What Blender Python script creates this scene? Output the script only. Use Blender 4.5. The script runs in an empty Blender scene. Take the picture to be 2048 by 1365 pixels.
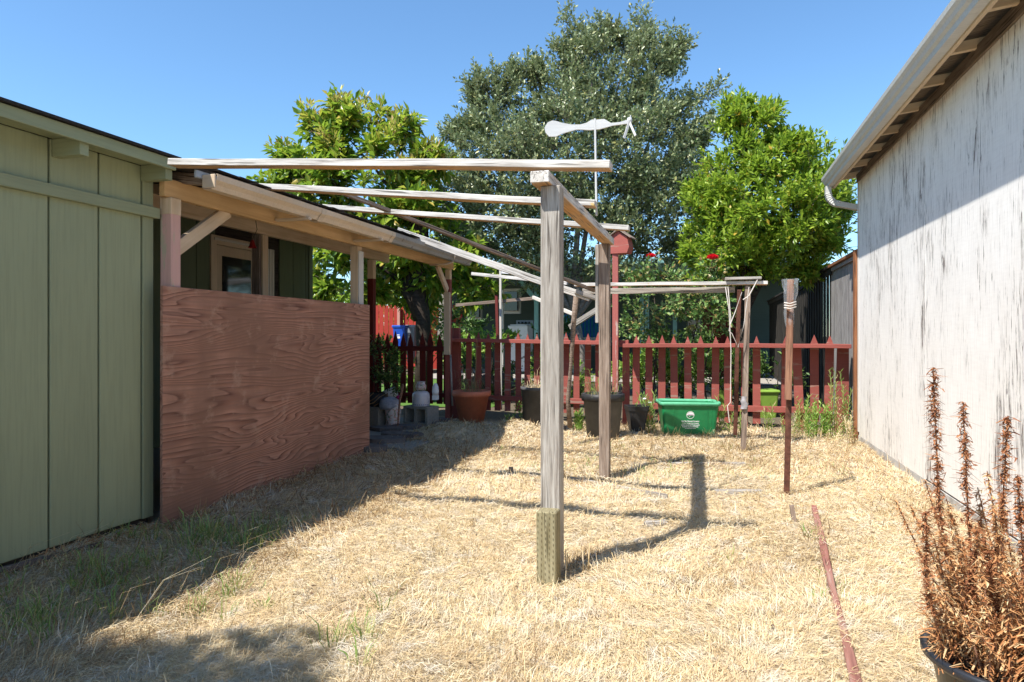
import bpy, bmesh, math, random
import numpy as np
from mathutils import Vector, Matrix
R = math.radians
random.seed(7)
rng = np.random.default_rng(11)
S = bpy.context.scene
COL = S.collection

# ------------------------------------------------------------ camera, sky, sun, exposure
CA, SA = 0.9613, 0.2754          # camera yaw against the yard's long axis (y)
cam_d = bpy.data.cameras.new('camera'); cam = bpy.data.objects.new('camera', cam_d); COL.objects.link(cam)
cam.location = (0, 0, 1.2); cam.rotation_euler = (R(90), 0, math.atan2(SA, CA))
cam_d.sensor_width = 36; cam_d.lens = 24; cam_d.shift_y = -0.0061; cam_d.clip_start = .05; cam_d.clip_end = 800
S.camera = cam
SUN = Vector((-.371, -.570, 1.0)).normalized()
w = bpy.data.worlds.new('World'); S.world = w; w.use_nodes = True
nt = w.node_tree; bg = nt.nodes['Background']
sky = nt.nodes.new('ShaderNodeTexSky'); sky.sky_type = 'NISHITA'; sky.sun_disc = False
sky.sun_elevation = math.asin(SUN.z); sky.sun_rotation = math.atan2(SUN.x, SUN.y)
sky.air_density = 1.0; sky.dust_density = 0; sky.ozone_density = 3; sky.altitude = 0
tint = nt.nodes.new('ShaderNodeMix'); tint.data_type = 'RGBA'; tint.blend_type = 'MULTIPLY'; tint.inputs[0].default_value = 1; tint.inputs[7].default_value = (.73, .92, 1, 1)
nt.links.new(sky.outputs[0], tint.inputs[6]); nt.links.new(tint.outputs[2], bg.inputs[0]); bg.inputs[1].default_value = .106
sd = bpy.data.lights.new('sun', 'SUN'); sd.energy = 4.1; sd.angle = R(.53); sd.color = (1, .955, .88)
so = bpy.data.objects.new('sun', sd); COL.objects.link(so); so.rotation_euler = SUN.to_track_quat('Z', 'Y').to_euler(); so.location = (-5, -8, 14)
S.view_settings.view_transform = 'Standard'; S.view_settings.look = 'None'
S.view_settings.exposure = 1.14; S.view_settings.gamma = 1; S.view_settings.use_curve_mapping = False
S.render.engine = 'CYCLES'
S.cycles.max_bounces = 8; S.cycles.transparent_max_bounces = 8

# ------------------------------------------------------------ helpers
F = 1365.33
def W(px, py, D):
    X = (px-1024)*D/F
    return Vector((CA*X-SA*D, SA*X+CA*D, 1.2-(py-670)*D/F))
def G(px, py):
    return W(px, py, 1.2*F/(py-670))
def gnoise(x, y):
    return (.010*np.sin(3.1*x+1.3*np.sin(2.2*y))+.009*np.sin(4.3*y+1.7*np.sin(1.9*x+1))+.006*np.sin(9.7*x+5.1*y)
            + .005*np.sin(-7.3*x+11.2*y+2*np.sin(3*x))+.006*np.sin(23*x+3*y+2*np.sin(7*y))*np.sin(5*x-4*y)+.006*np.sin(19*y-8*x+2*np.sin(6*x)))
M1 = W(915, 872, 8.15); M2 = W(1035, 876, 8.0)
def gh(x, y):
    x = np.asarray(x, float); y = np.asarray(y, float)
    h = gnoise(x, y)
    h = h + .13*np.exp(-((x-M1.x)/.42)**2-((y-M1.y)/.4)**2) + .17*np.exp(-((x-M2.x)/.33)**2-((y-M2.y)/.35)**2)
    h = h*np.clip((12-y)/2.5, 0, 1)
    return h
WM = {}
def tagp(o, label=None, cat=None, group=None, kind=None, category=None):
    cat = cat or category
    if label: o['label'] = label
    if cat: o['category'] = cat
    if group: o['group'] = group
    if kind: o['kind'] = kind
    return o
def thing(name, label, cat, loc=(0, 0, 0), group=None):
    o = bpy.data.objects.new(name, None); COL.objects.link(o); o.location = loc; o.empty_display_size = .1
    WM[o.name] = Matrix.Translation(loc)
    return tagp(o, label, cat, group)
def place(name, me, M=None, parent=None, mat=None, **k):
    M = Matrix.Identity(4) if M is None else M
    if mat is not None and not me.materials: me.materials.append(mat)
    o = bpy.data.objects.new(name, me); COL.objects.link(o)
    WM[o.name] = M
    if parent is not None:
        o.parent = parent; o.matrix_basis = WM[parent.name].inverted() @ M
    else: o.matrix_basis = M
    if mat is not None and me.materials[0] != mat:
        o.material_slots[0].link = 'OBJECT'; o.material_slots[0].material = mat
    return tagp(o, **k)
BOXC = {}
def boxmesh(l, w, h, bev=.003, seg=1, wob=0.0, name='board', seed=0):
    key = (round(l, 3), round(w, 3), round(h, 3), bev, seg, wob, seed)
    if key in BOXC: return BOXC[key]
    bm = bmesh.new(); bmesh.ops.create_cube(bm, size=1)
    if seg > 1:
        ed = [e for e in bm.edges if abs(e.verts[0].co.x-e.verts[1].co.x) > .5]
        bmesh.ops.subdivide_edges(bm, edges=ed, cuts=seg-1, use_grid_fill=True)
    for v in bm.verts: v.co = Vector((v.co.x*l, v.co.y*w, v.co.z*h))
    if bev > 0:
        ed = [e for e in bm.edges if e.calc_face_angle(0) > .5]
        bmesh.ops.bevel(bm, geom=ed, offset=min(bev, .45*min(l, w, h)), segments=1, affect='EDGES')
    if wob:
        r = random.Random(seed+5); ph = [r.random()*6 for _ in range(6)]
        for v in bm.verts:
            t = v.co.x
            v.co.y += wob*(math.sin(2.1*t+ph[0])+.5*math.sin(5.7*t+ph[1]+v.co.z*20))
            v.co.z += wob*(math.sin(1.7*t+ph[2])+.5*math.sin(6.9*t+ph[3]+v.co.y*20))
    me = bpy.data.meshes.new(name); bm.to_mesh(me); bm.free()
    BOXC[key] = me; return me
def frame(a, b, up=(0, 0, 1)):
    a, b = Vector(a), Vector(b); x = (b-a).normalized(); up = Vector(up)
    if abs(x.dot(up)) > .98: up = Vector((0, 1, 0)) if abs(x.y) < .9 else Vector((1, 0, 0))
    y = up.cross(x).normalized(); z = x.cross(y)
    return Matrix.Translation((a+b)/2) @ Matrix((x, y, z)).transposed().to_4x4()
def bar(name, a, b, w, h, mat, parent=None, up=(0, 0, 1), bev=.003, seg=1, wob=0.0, seed=0, **k):
    L = (Vector(b)-Vector(a)).length
    me = boxmesh(L, w, h, bev, seg, wob, name, seed)
    return place(name, me, frame(a, b, up), parent, mat, **k)
def box(name, lo, hi, mat, parent=None, bev=.003, **k):     # axis aligned, grain along the longest side
    lo, hi = Vector(lo), Vector(hi); d = hi-lo; c = (lo+hi)/2
    ax = max(range(3), key=lambda i: d[i])
    e = Vector((0, 0, 0)); e[ax] = d[ax]/2
    a, b = c-e, c+e
    if ax == 2: M = frame(a, b); return place(name, boxmesh(d.z, d.x, d.y, bev, name=name), M, parent, mat, **k)
    if ax == 0: return place(name, boxmesh(d.x, d.y, d.z, bev, name=name), frame(a, b), parent, mat, **k)
    return place(name, boxmesh(d.y, d.x, d.z, bev, name=name), frame(a, b), parent, mat, **k)
def pymesh(name, V, Fc, smooth=False):
    me = bpy.data.meshes.new(name); me.from_pydata([tuple(v) for v in V], [], Fc); me.update()
    if smooth: me.polygons.foreach_set('use_smooth', [True]*len(me.polygons))
    return me
def tubedata(pts, rad, n=8, cap=True):
    pts = [Vector(p) for p in pts]; V = []; Fc = []
    if not hasattr(rad, '__len__'): rad = [rad]*len(pts)
    ref = Vector((.3, .2, 1)).normalized()
    for i, p in enumerate(pts):
        t = (pts[min(i+1, len(pts)-1)]-pts[max(i-1, 0)]).normalized()
        u = t.cross(ref)
        if u.length < .1: u = t.cross(Vector((1, 0, 0)))
        u.normalize(); v = t.cross(u)
        for k in range(n):
            a = 2*math.pi*k/n; V.append(p+(u*math.cos(a)+v*math.sin(a))*rad[i])
    for i in range(len(pts)-1):
        for k in range(n):
            Fc.append((i*n+k, i*n+(k+1) % n, (i+1)*n+(k+1) % n, (i+1)*n+k))
    if cap: Fc.append(tuple(range(n-1, -1, -1))); Fc.append(tuple((len(pts)-1)*n+k for k in range(n)))
    return V, Fc
def tube(name, pts, rad, mat, parent=None, n=8, **k):
    V, Fc = tubedata(pts, rad, n)
    return place(name, pymesh(name, V, Fc, True), None, parent, mat, **k)
def tubes(name, lst, mat, parent=None, n=5, **k):
    VV = []; FF = []
    for pts, rad in lst:
        V, Fc = tubedata(pts, rad, n, False); o = len(VV); VV += V; FF += [tuple(i+o for i in f) for f in Fc]
    return place(name, pymesh(name, VV, FF, True), None, parent, mat, **k)
def lathe(name, prof, loc, mat, parent=None, n=32, sx=1, sy=1, rot=0, **k):
    V = []; Fc = []
    for r, z in prof:
        for i in range(n):
            a = 2*math.pi*i/n; V.append((r*sx*math.cos(a), r*sy*math.sin(a), z))
    for j in range(len(prof)-1):
        for i in range(n): Fc.append((j*n+i, j*n+(i+1) % n, (j+1)*n+(i+1) % n, (j+1)*n+i))
    if prof[0][0] > 1e-4: Fc.append(tuple(range(n-1, -1, -1)))
    if prof[-1][0] > 1e-4 and k.pop('cap', False): Fc.append(tuple((len(prof)-1)*n+i for i in range(n)))
    k.pop('cap', None)
    return place(name, pymesh(name, V, Fc, True), Matrix.Translation(loc) @ Matrix.Rotation(rot, 4, 'Z'), parent, mat, **k)
def prism(name, poly, thick, M, mat, parent=None, **k):      # 2D polygon in local x,z; thickness along local y
    n = len(poly)
    V = [(x, -thick/2, z) for x, z in poly]+[(x, thick/2, z) for x, z in poly]
    Fc = [tuple(range(n)), tuple(range(2*n-1, n-1, -1))]+[(i, i+n, (i+1) % n+n, (i+1) % n) for i in range(n)]
    me = pymesh(name, V, Fc); bm = bmesh.new(); bm.from_mesh(me); bmesh.ops.recalc_face_normals(bm, faces=bm.faces); bm.to_mesh(me); bm.free()
    return place(name, me, M, parent, mat, **k)

# ------------------------------------------------------------ materials
MATS = {}
def newmat(name):
    m = bpy.data.materials.new(name); m.use_nodes = True; t = m.node_tree
    b = t.nodes['Principled BSDF']; b.inputs['Roughness'].default_value = .8; b.inputs['Specular IOR Level'].default_value = .25
    MATS[name] = m; return m, t, b
def nd(t, kind, **k):
    n = t.nodes.new(kind)
    for a, v in k.items(): setattr(n, a, v)
    return n
def ramp(t, stops, src):
    r = nd(t, 'ShaderNodeValToRGB'); e = r.color_ramp.elements
    while len(e) < len(stops): e.new(.5)
    for i, (p, c) in enumerate(stops): e[i].position = p; e[i].color = (*c, 1) if len(c) == 3 else c
    t.links.new(src, r.inputs[0]); return r
def coords(t, scale, rnd=True, space='Object'):
    tc = nd(t, 'ShaderNodeTexCoord'); mp = nd(t, 'ShaderNodeMapping'); mp.inputs['Scale'].default_value = scale
    src = tc.outputs[space]
    if rnd:
        oi = nd(t, 'ShaderNodeObjectInfo'); mu = nd(t, 'ShaderNodeVectorMath', operation='SCALE'); mu.inputs[0].default_value = (17, 31, 23)
        t.links.new(oi.outputs['Random'], mu.inputs['Scale']); ad = nd(t, 'ShaderNodeVectorMath', operation='ADD')
        t.links.new(src, ad.inputs[0]); t.links.new(mu.outputs[0], ad.inputs[1]); src = ad.outputs[0]
    t.links.new(src, mp.inputs[0]); return mp.outputs[0]
def noise(t, vec, scale, detail=4, rough=.55, dist=0):
    n = nd(t, 'ShaderNodeTexNoise'); n.inputs['Scale'].default_value = scale; n.inputs['Detail'].default_value = detail
    n.inputs['Roughness'].default_value = rough; n.inputs['Distortion'].default_value = dist
    t.links.new(vec, n.inputs['Vector']); return n.outputs['Fac']
def mix(t, fac, a, b, mode='MIX'):
    m = nd(t, 'ShaderNodeMix', data_type='RGBA', blend_type=mode)
    for s, v in ((0, fac), (6, a), (7, b)):
        if hasattr(v, 'is_output') or isinstance(v, bpy.types.NodeSocket): t.links.new(v, m.inputs[s])
        else: m.inputs[s].default_value = (v if s == 0 else ((*v, 1)))
    return m.outputs[2]
def bump(t, b, h, strength=.3, dist=.01):
    n = nd(t, 'ShaderNodeBump'); n.inputs['Strength'].default_value = strength; n.inputs['Distance'].default_value = dist
    t.links.new(h, n.inputs['Height']); t.links.new(n.outputs[0], b.inputs['Normal'])
def wood(name, light, mid, dark, under=None, gscale=60, crack=.38, stain=None, rough=.85, lichen=False):
    m, t, b = newmat(name); b.inputs['Roughness'].default_value = rough
    v = coords(t, (.06, 1, 1)); g = noise(t, v, gscale, 5, .65, .3)
    c = ramp(t, [(.3, dark), (.48, mid), (.68, light)], g).outputs[0]
    if under is not None:
        ge = nd(t, 'ShaderNodeNewGeometry'); sp = nd(t, 'ShaderNodeSeparateXYZ'); t.links.new(ge.outputs['True Normal'], sp.inputs[0])
        f = ramp(t, [(.0, (1, 1, 1)), (.05, (0, 0, 0))], sp.outputs[2])
        mp = nd(t, 'ShaderNodeMapRange'); mp.inputs[1].default_value = -.9; mp.inputs[2].default_value = -.4; mp.inputs[3].default_value = 1; mp.inputs[4].default_value = 0
        t.links.new(sp.outputs[2], mp.inputs[0]); t.nodes.remove(f)
        uc = ramp(t, [(.3, tuple(x*.55 for x in under)), (.6, under)], g).outputs[0]
        c = mix(t, mp.outputs[0], c, uc)
    v2 = coords(t, (.5, 1, 1)); n2 = noise(t, v2, 3.5, 4)
    c = mix(t, ramp(t, [(.35, (.45,)*3), (.65, (0,)*3)], n2).outputs[0], c, stain if stain else tuple(x*.55 for x in mid))
    v3 = coords(t, (.03, 1, 1)); n3 = noise(t, v3, 90, 2, .5)
    c = mix(t, ramp(t, [(crack-.04, (.85,)*3), (crack+.02, (0,)*3)], n3).outputs[0], c, tuple(x*.35 for x in dark))
    if lichen:
        n4 = noise(t, coords(t, (.7, 1, 1)), 9, 6, .7)
        c = mix(t, ramp(t, [(.63, (0,)*3), (.68, (.7,)*3)], n4).outputs[0], c, (.55, .36, .08))
    t.links.new(c, b.inputs['Base Color']); bump(t, b, g, .45, .004); return m
def paint(name, col, wear=(.35, .3, .25), amt=.36, rough=.6, stretch=(.15, 1, 1), scale=14, dirt=.35, bumps=.15):
    m, t, b = newmat(name); b.inputs['Roughness'].default_value = rough
    n = noise(t, coords(t, stretch), scale, 6, .65)
    n2 = noise(t, coords(t, (.5, 1, 1)), 2.5, 5)
    c = mix(t, ramp(t, [(.3, (dirt,)*3), (.7, (0,)*3)], n2).outputs[0], col, tuple(x*.6 for x in col))
    c = mix(t, ramp(t, [(amt-.04, (.9,)*3), (amt+.01, (0,)*3)], n).outputs[0], c, wear)
    n5 = noise(t, coords(t, (.05, 1, 1)), 60, 3, .6); c = mix(t, ramp(t, [(.36, (.2,)*3), (.55, (0,)*3)], n5).outputs[0], c, tuple(x*.55 for x in col))
    oi = nd(t, 'ShaderNodeObjectInfo'); hv = nd(t, 'ShaderNodeHueSaturation'); mr = nd(t, 'ShaderNodeMapRange'); mr.inputs[3].default_value = .88; mr.inputs[4].default_value = 1.12
    t.links.new(oi.outputs['Random'], mr.inputs[0]); t.links.new(mr.outputs[0], hv.inputs['Value']); t.links.new(c, hv.inputs['Color']); c = hv.outputs[0]
    t.links.new(c, b.inputs['Base Color']); bump(t, b, n5, bumps+.15, .003); return m
def leafmat(name, stops, rough=.45, trans=.35, spec=.4, back=None):
    m, t, b = newmat(name); b.inputs['Roughness'].default_value = rough; b.inputs['Specular IOR Level'].default_value = spec
    ge = nd(t, 'ShaderNodeNewGeometry'); c = ramp(t, stops, ge.outputs['Random Per Island']).outputs[0]
    if back: c = mix(t, ge.outputs['Backfacing'], c, back)
    t.links.new(c, b.inputs['Base Color'])
    tr = nd(t, 'ShaderNodeBsdfTranslucent'); t.links.new(mix(t, .5, c, (.5, .75, .08), 'MIX') if trans > .3 and not back else c, tr.inputs[0])
    ms = nd(t, 'ShaderNodeMixShader'); ms.inputs[0].default_value = trans
    t.links.new(b.outputs[0], ms.inputs[1]); t.links.new(tr.outputs[0], ms.inputs[2]); t.links.new(ms.outputs[0], t.nodes['Material Output'].inputs[0]); return m
def plain(name, col, rough=.6, metal=0, var=.25, scale=12, spec=.3, bumps=.1):
    m, t, b = newmat(name); b.inputs['Roughness'].default_value = rough; b.inputs['Metallic'].default_value = metal; b.inputs['Specular IOR Level'].default_value = spec
    n = noise(t, coords(t, (1, 1, 1)), scale, 6, .65)
    c = mix(t, ramp(t, [(.35, (1,)*3), (.65, (0,)*3)], n).outputs[0], col, tuple(x*(1-var) for x in col))
    t.links.new(c, b.inputs['Base Color']); bump(t, b, n, bumps, .01); return m

GREYW = wood('weathered_wood', (.50, .47, .43), (.33, .30, .265), (.15, .12, .10))
RAFT = wood('weathered_rafter_wood', (.70, .68, .64), (.56, .53, .49), (.26, .23, .20), under=(.52, .29, .12), lichen=True)
BRNW = wood('brown_post_wood', (.36, .29, .24), (.24, .18, .14), (.12, .08, .06))
TRTW = wood('treated_wood', (.36, .32, .20), (.26, .225, .13), (.15, .12, .055))
BEAMW = wood('tan_beam_wood', (.70, .46, .24), (.60, .38, .185), (.44, .26, .12), gscale=18, crack=.2)
TANW = wood('pale_tan_wood', (.72, .56, .40), (.62, .46, .31), (.44, .30, .19), gscale=18, crack=.22)
DARKW = wood('dark_old_wood', (.07, .055, .05), (.045, .036, .03), (.02, .016, .014))
PINKP = paint('faded_pink_post_paint', (.60, .36, .31), (.40, .36, .25), .46, .8, (.25, 1, 1), 9)
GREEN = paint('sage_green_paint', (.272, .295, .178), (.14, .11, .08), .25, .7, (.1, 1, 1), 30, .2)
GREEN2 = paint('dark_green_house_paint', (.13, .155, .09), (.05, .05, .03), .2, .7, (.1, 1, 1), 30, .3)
REDP = paint('dull_red_fence_paint', (.29, .078, .062), (.30, .19, .15), .40, .75, (.1, 1, 1), 22, .3)
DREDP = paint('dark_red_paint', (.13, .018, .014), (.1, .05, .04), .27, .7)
FREDP = paint('bright_red_far_fence_paint', (.42, .045, .03), (.30, .10, .07), .3, .7)
CREAM = paint('cream_gutter_paint', (.62, .48, .34), (.40, .30, .22), .24, .5, (.3, 1, 1), 16)
OFFW = paint('chalky_white_paint', (.62, .58, .52), (.34, .3, .26), .34, .7, (.15, 1, 1), 18)
GUTW = paint('grey_weathered_gutter_paint', (.30, .28, .25), (.14, .11, .09), .4, .6, (.15, 1, 1), 18)
FASC = paint('flaking_fascia_paint', (.42, .44, .46), (.08, .06, .05), .4, .8, (.3, 1, 1), 22)
ROOF = plain('old_roofing', (.035, .03, .028), .95, scale=60, var=.5)
BLACK = plain('black_plastic', (.028, .028, .03), .5, var=.4)
GREYP = plain('dusty_grey_plastic', (.10, .10, .105), .6, var=.4, scale=5)
TERRA = plain('terracotta_plastic', (.62, .19, .10), .6, var=.2)
CONC = plain('concrete', (.27, .255, .22), .9, scale=40)
STONE = plain('flat_stone', (.16, .14, .135), .9, scale=12, var=.5)
RUST = plain('rusted_steel', (.14, .055, .035), .7, .2, scale=20, var=.6)
BARK = wood('bark', (.09, .07, .05), (.055, .04, .03), (.025, .018, .014), gscale=25)
PBARK = wood('pale_bark', (.35, .31, .27), (.25, .22, .19), (.13, .11, .09), gscale=25)
TWINE = plain('white_twine', (.6, .55, .5), .9)
GRNB = plain('green_bin_plastic', (.012, .20, .065), .42, var=.3, scale=6, spec=.4)
GRNI = plain('faded_green_bin_rim', (.10, .40, .22), .5, var=.2)
LIME = plain('lime_plastic', (.20, .33, .05), .5, var=.2)
BLUE = plain('blue_bin_plastic', (.012, .075, .42), .4, var=.2)
BINGR = plain('grey_bin_plastic', (.28, .31, .36), .5, var=.2)
ORNG = plain('orange_board', (.60, .15, .03), .7, var=.1)
WHT = plain('white_enamel', (.66, .66, .68), .4, var=.08)
PRINT = plain('white_print', (.75, .75, .75), .6, var=.05)
TEAL = plain('teal_mesh_cloth', (.03, .26, .33), .8, var=.2)
TEALW = paint('teal_wood_paint', (.18, .34, .32), (.1, .15, .14), .3, .7)
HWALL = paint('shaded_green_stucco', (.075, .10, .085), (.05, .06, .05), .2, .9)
ROSE = leafmat('rose_petal', [(0, (.62, .01, .02)), (1, (.8, .03, .06))], .5, .2)

def wallmat():
    m, t, b = newmat('peeling_white_siding'); b.inputs['Roughness'].default_value = .85
    fine = noise(t, coords(t, (.035, 1, 1)), 120, 4, .65, .3)
    med = noise(t, coords(t, (.11, 1, 1)), 34, 7, .7, .9)
    big = noise(t, coords(t, (.3, 1, 1)), 2.2, 6, .65)
    horiz = noise(t, coords(t, (1, .12, .12)), 60, 2, .5)
    base = mix(t, ramp(t, [(.35, (0,)*3), (.7, (1,)*3)], big).outputs[0], (.84, .815, .775), (.77, .735, .685))
    base = mix(t, ramp(t, [(.35, (.35,)*3), (.6, (0,)*3)], fine).outputs[0], base, (.50, .46, .42))
    base = mix(t, ramp(t, [(.4, (.08,)*3), (.55, (0,)*3)], horiz).outputs[0], base, (.52, .48, .44))
    ge = nd(t, 'ShaderNodeNewGeometry'); sp = nd(t, 'ShaderNodeSeparateXYZ'); t.links.new(ge.outputs['Position'], sp.inputs[0])
    wr = nd(t, 'ShaderNodeMapRange'); wr.inputs[1].default_value = 2.5; wr.inputs[2].default_value = 8; wr.inputs[3].default_value = -.024; wr.inputs[4].default_value = .028; t.links.new(sp.outputs[1], wr.inputs[0])
    def thr(src, w, k):
        a = nd(t, 'ShaderNodeMath', operation='MULTIPLY_ADD'); a.inputs[1].default_value = -k; t.links.new(big, a.inputs[0]); t.links.new(src, a.inputs[2])
        a2 = nd(t, 'ShaderNodeMath', operation='ADD'); t.links.new(a.outputs[0], a2.inputs[0]); t.links.new(wr.outputs[0], a2.inputs[1])
        return ramp(t, [(w-.03, (1,)*3), (w+.02, (0,)*3)], a2.outputs[0]).outputs[0]
    base = mix(t, thr(med, .098, .55), base, (.33, .29, .27))
    base = mix(t, thr(fine, .060, .62), base, (.26, .225, .205))
    mm = nd(t, 'ShaderNodeMath', operation='MULTIPLY'); t.links.new(med, mm.inputs[0]); t.links.new(fine, mm.inputs[1])
    base = mix(t, thr(mm.outputs[0], .035, .30), base, (.12, .10, .09))
    t.links.new(base, b.inputs['Base Color'])
    bump(t, b, med, .4, .004); return m
WALLW = wallmat()
def plymat():
    m, t, b = newmat('red_brown_plywood'); b.inputs['Roughness'].default_value = .8
    v = coords(t, (.13, 1, 1.0), False)
    n = noise(t, v, 3.4, 2.5, .45, .5)
    mu = nd(t, 'ShaderNodeMath', operation='MULTIPLY'); mu.inputs[1].default_value = 22; t.links.new(n, mu.inputs[0])
    sp = nd(t, 'ShaderNodeSeparateXYZ'); t.links.new(v, sp.inputs[0]); mz = nd(t, 'ShaderNodeMath', operation='MULTIPLY_ADD'); mz.inputs[1].default_value = 26
    t.links.new(sp.outputs[2], mz.inputs[0]); t.links.new(mu.outputs[0], mz.inputs[2])
    fr = nd(t, 'ShaderNodeMath', operation='FRACT'); t.links.new(mz.outputs[0], fr.inputs[0])
    c = ramp(t, [(0, (.12, .05, .035)), (.08, (.47, .245, .17)), (.5, (.39, .19, .125)), (.85, (.24, .105, .068)), (1, (.09, .035, .026))], fr.outputs[0]).outputs[0]
    f2 = noise(t, coords(t, (.05, 1, 1), False), 70, 3)
    c = mix(t, ramp(t, [(.35, (.75,)*3), (.6, (0,)*3)], f2).outputs[0], c, (.28, .15, .11))
    n3 = noise(t, coords(t, (1, 1, .6), False), 1.6, 5)
    c = mix(t, ramp(t, [(.38, (.85,)*3), (.58, (0,)*3)], n3).outputs[0], c, (.23, .12, .08))
    n4 = noise(t, coords(t, (.8, 1, 1), False), 5, 6, .7)
    c = mix(t, ramp(t, [(.56, (0,)*3), (.68, (.55,)*3)], n4).outputs[0], c, (.46, .29, .21))
    t.links.new(c, b.inputs['Base Color']); bump(t, b, fr.outputs[0], .35, .003); return m
PLY = plymat()
def groundmat():
    m, t, b = newmat('dry_ground'); b.inputs['Roughness'].default_value = .95; b.inputs['Specular IOR Level'].default_value = .05
    v = coords(t, (1, 1, 1), False)
    n = noise(t, v, 60, 6, .7, 1.5); n2 = noise(t, v, 1.4, 5)
    st = ramp(t, [(.3, (.36, .28, .18)), (.5, (.60, .49, .33)), (.7, (.76, .66, .48))], n).outputs[0]
    st = mix(t, ramp(t, [(.52, (0,)*3), (.7, (.5,)*3)], n2).outputs[0], st, (.22, .16, .10))
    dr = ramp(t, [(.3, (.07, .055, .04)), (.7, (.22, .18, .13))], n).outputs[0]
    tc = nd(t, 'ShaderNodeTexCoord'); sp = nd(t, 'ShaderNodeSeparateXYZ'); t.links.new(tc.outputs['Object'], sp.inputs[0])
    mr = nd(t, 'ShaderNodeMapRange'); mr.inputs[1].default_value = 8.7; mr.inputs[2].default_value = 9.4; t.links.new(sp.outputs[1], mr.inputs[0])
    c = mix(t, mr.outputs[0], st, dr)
    t.links.new(c, b.inputs['Base Color']); bump(t, b, n, .8, .02); return m
GROUND = groundmat()
STRAW = leafmat('dry_straw', [(0, (.79, .71, .51)), (.34, (.74, .61, .37)), (.62, (.65, .50, .26)), (.84, (.40, .28, .15)), (.93, (.26, .17, .09)), (1, (.72, .69, .60))], .7, .25, .2)
def patchy(m):
    t = m.node_tree; ms = [n for n in t.nodes if n.type == 'BSDF_PRINCIPLED'][0]; src = ms.inputs['Base Color'].links[0].from_socket
    v = coords(t, (1, 1, 1), False); n1 = noise(t, v, 3.2, 5, .65, 1.0); n2 = noise(t, v, 9, 4, .6, .5)
    c = mix(t, ramp(t, [(.44, (0,)*3), (.62, (.8,)*3)], n1).outputs[0], src, (.66, .50, .30), 'MIX')
    c = mix(t, ramp(t, [(.36, (.75,)*3), (.5, (0,)*3)], n2).outputs[0], c, (.66, .63, .56), 'MIX')
    c = mix(t, ramp(t, [(.60, (0,)*3), (.70, (.7,)*3)], n2).outputs[0], c, (.44, .31, .18), 'MIX')
    t.links.new(c, ms.inputs['Base Color'])
patchy(STRAW)
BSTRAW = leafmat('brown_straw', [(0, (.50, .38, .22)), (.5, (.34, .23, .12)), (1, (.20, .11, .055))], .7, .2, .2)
GGRASS = leafmat('green_grass', [(0, (.14, .24, .05)), (.6, (.24, .33, .08)), (1, (.46, .42, .18))], .5, .3)

# ------------------------------------------------------------ setting: ground
def axis(lo, hi, step, far_lo, far_hi):
    a = list(np.arange(lo, hi+1e-6, step)); s = step; x = lo
    L = []
    while x > far_lo: s *= 1.35; x -= s; L.append(x)
    s = step; x = hi; H = []
    while x < far_hi: s *= 1.35; x += s; H.append(x)
    return np.array(L[::-1]+a+H)
xs = axis(-6, 3, .06, -300, 300); ys = axis(-1, 12, .06, -300, 400)
XX, YY = np.meshgrid(xs, ys); ZZ = gh(XX, YY)*np.clip((XX+9)/3, 0, 1)*np.clip((6-XX)/3, 0, 1)*np.clip((YY+4)/3, 0, 1)
V = np.stack([XX.ravel(), YY.ravel(), ZZ.ravel()], 1); nx, ny = len(xs), len(ys)
i0 = (np.arange(ny-1)[:, None]*nx+np.arange(nx-1)[None, :]).ravel()
Fq = np.stack([i0, i0+1, i0+nx+1, i0+nx], 1)
def npmesh(name, V, Fq, smooth=False):
    me = bpy.data.meshes.new(name); k = Fq.shape[1]
    me.vertices.add(len(V)); me.vertices.foreach_set('co', np.ascontiguousarray(V, np.float32).ravel())
    me.loops.add(Fq.size); me.loops.foreach_set('vertex_index', np.ascontiguousarray(Fq, np.int32).ravel())
    me.polygons.add(len(Fq)); me.polygons.foreach_set('loop_start', np.arange(len(Fq), dtype=np.int32)*k)
    if smooth: me.polygons.foreach_set('use_smooth', np.ones(len(Fq), bool))
    me.update(calc_edges=True); return me
place('ground', npmesh('ground', V, Fq, True), mat=GROUND, kind='structure')

# ------------------------------------------------------------ leaves and blades (vectorised)
def norm(a): return a/np.maximum(np.linalg.norm(a, axis=1, keepdims=True), 1e-9)
def leaves(P, d, L, wd, up=None, cup=.15, jit=.6):
    N = len(P); d = norm(d)
    n = (np.array([0, 0, 1.0]) if up is None else up)+rng.normal(0, jit, (N, 3)); s = norm(np.cross(d, n)); n = np.cross(s, d)
    L = np.broadcast_to(L, (N,))[:, None]; wd = np.broadcast_to(wd, (N,))[:, None]
    V = np.stack([P, P+d*L*.5+s*wd*.5+n*wd*cup, P+d*L-n*L*.08, P+d*L*.5-s*wd*.5+n*wd*cup], 1).reshape(-1, 3)
    i = np.arange(N)[:, None]*4
    return V, np.concatenate([i+[0, 1, 2], i+[0, 2, 3]], 0)
def leafobj(name, V, Fc, mat, parent=None, **k):
    return place(name, npmesh(name, V, Fc), None, parent, mat, **k)
def ribbons(P, d, L, wd, rise, curl):
    """lying or standing blades: three cross sections, P (N,3), d horizontal-ish direction, rise = lift of tip"""
    N = len(P); d = norm(d); L = L[:, None]; s = norm(np.cross(d, np.array([0, 0, 1.0])+rng.normal(0, .35, (N, 3))))*wd[:, None]*.5
    up = np.array([0, 0, 1.0])
    mid = P+d*L*.5+up*(rise*.5+curl)[:, None]+s*rng.normal(0, 3, (N, 1)); tip = P+d*L+up*rise[:, None]+s*rng.normal(0, 6, (N, 1))
    V = np.stack([P-s, P+s, mid-s, mid+s, tip-s*.4, tip+s*.4], 1).reshape(-1, 3)
    i = np.arange(N)[:, None]*6
    return V, np.concatenate([i+[0, 1, 3, 2], i+[2, 3, 5, 4]], 0)
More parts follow.
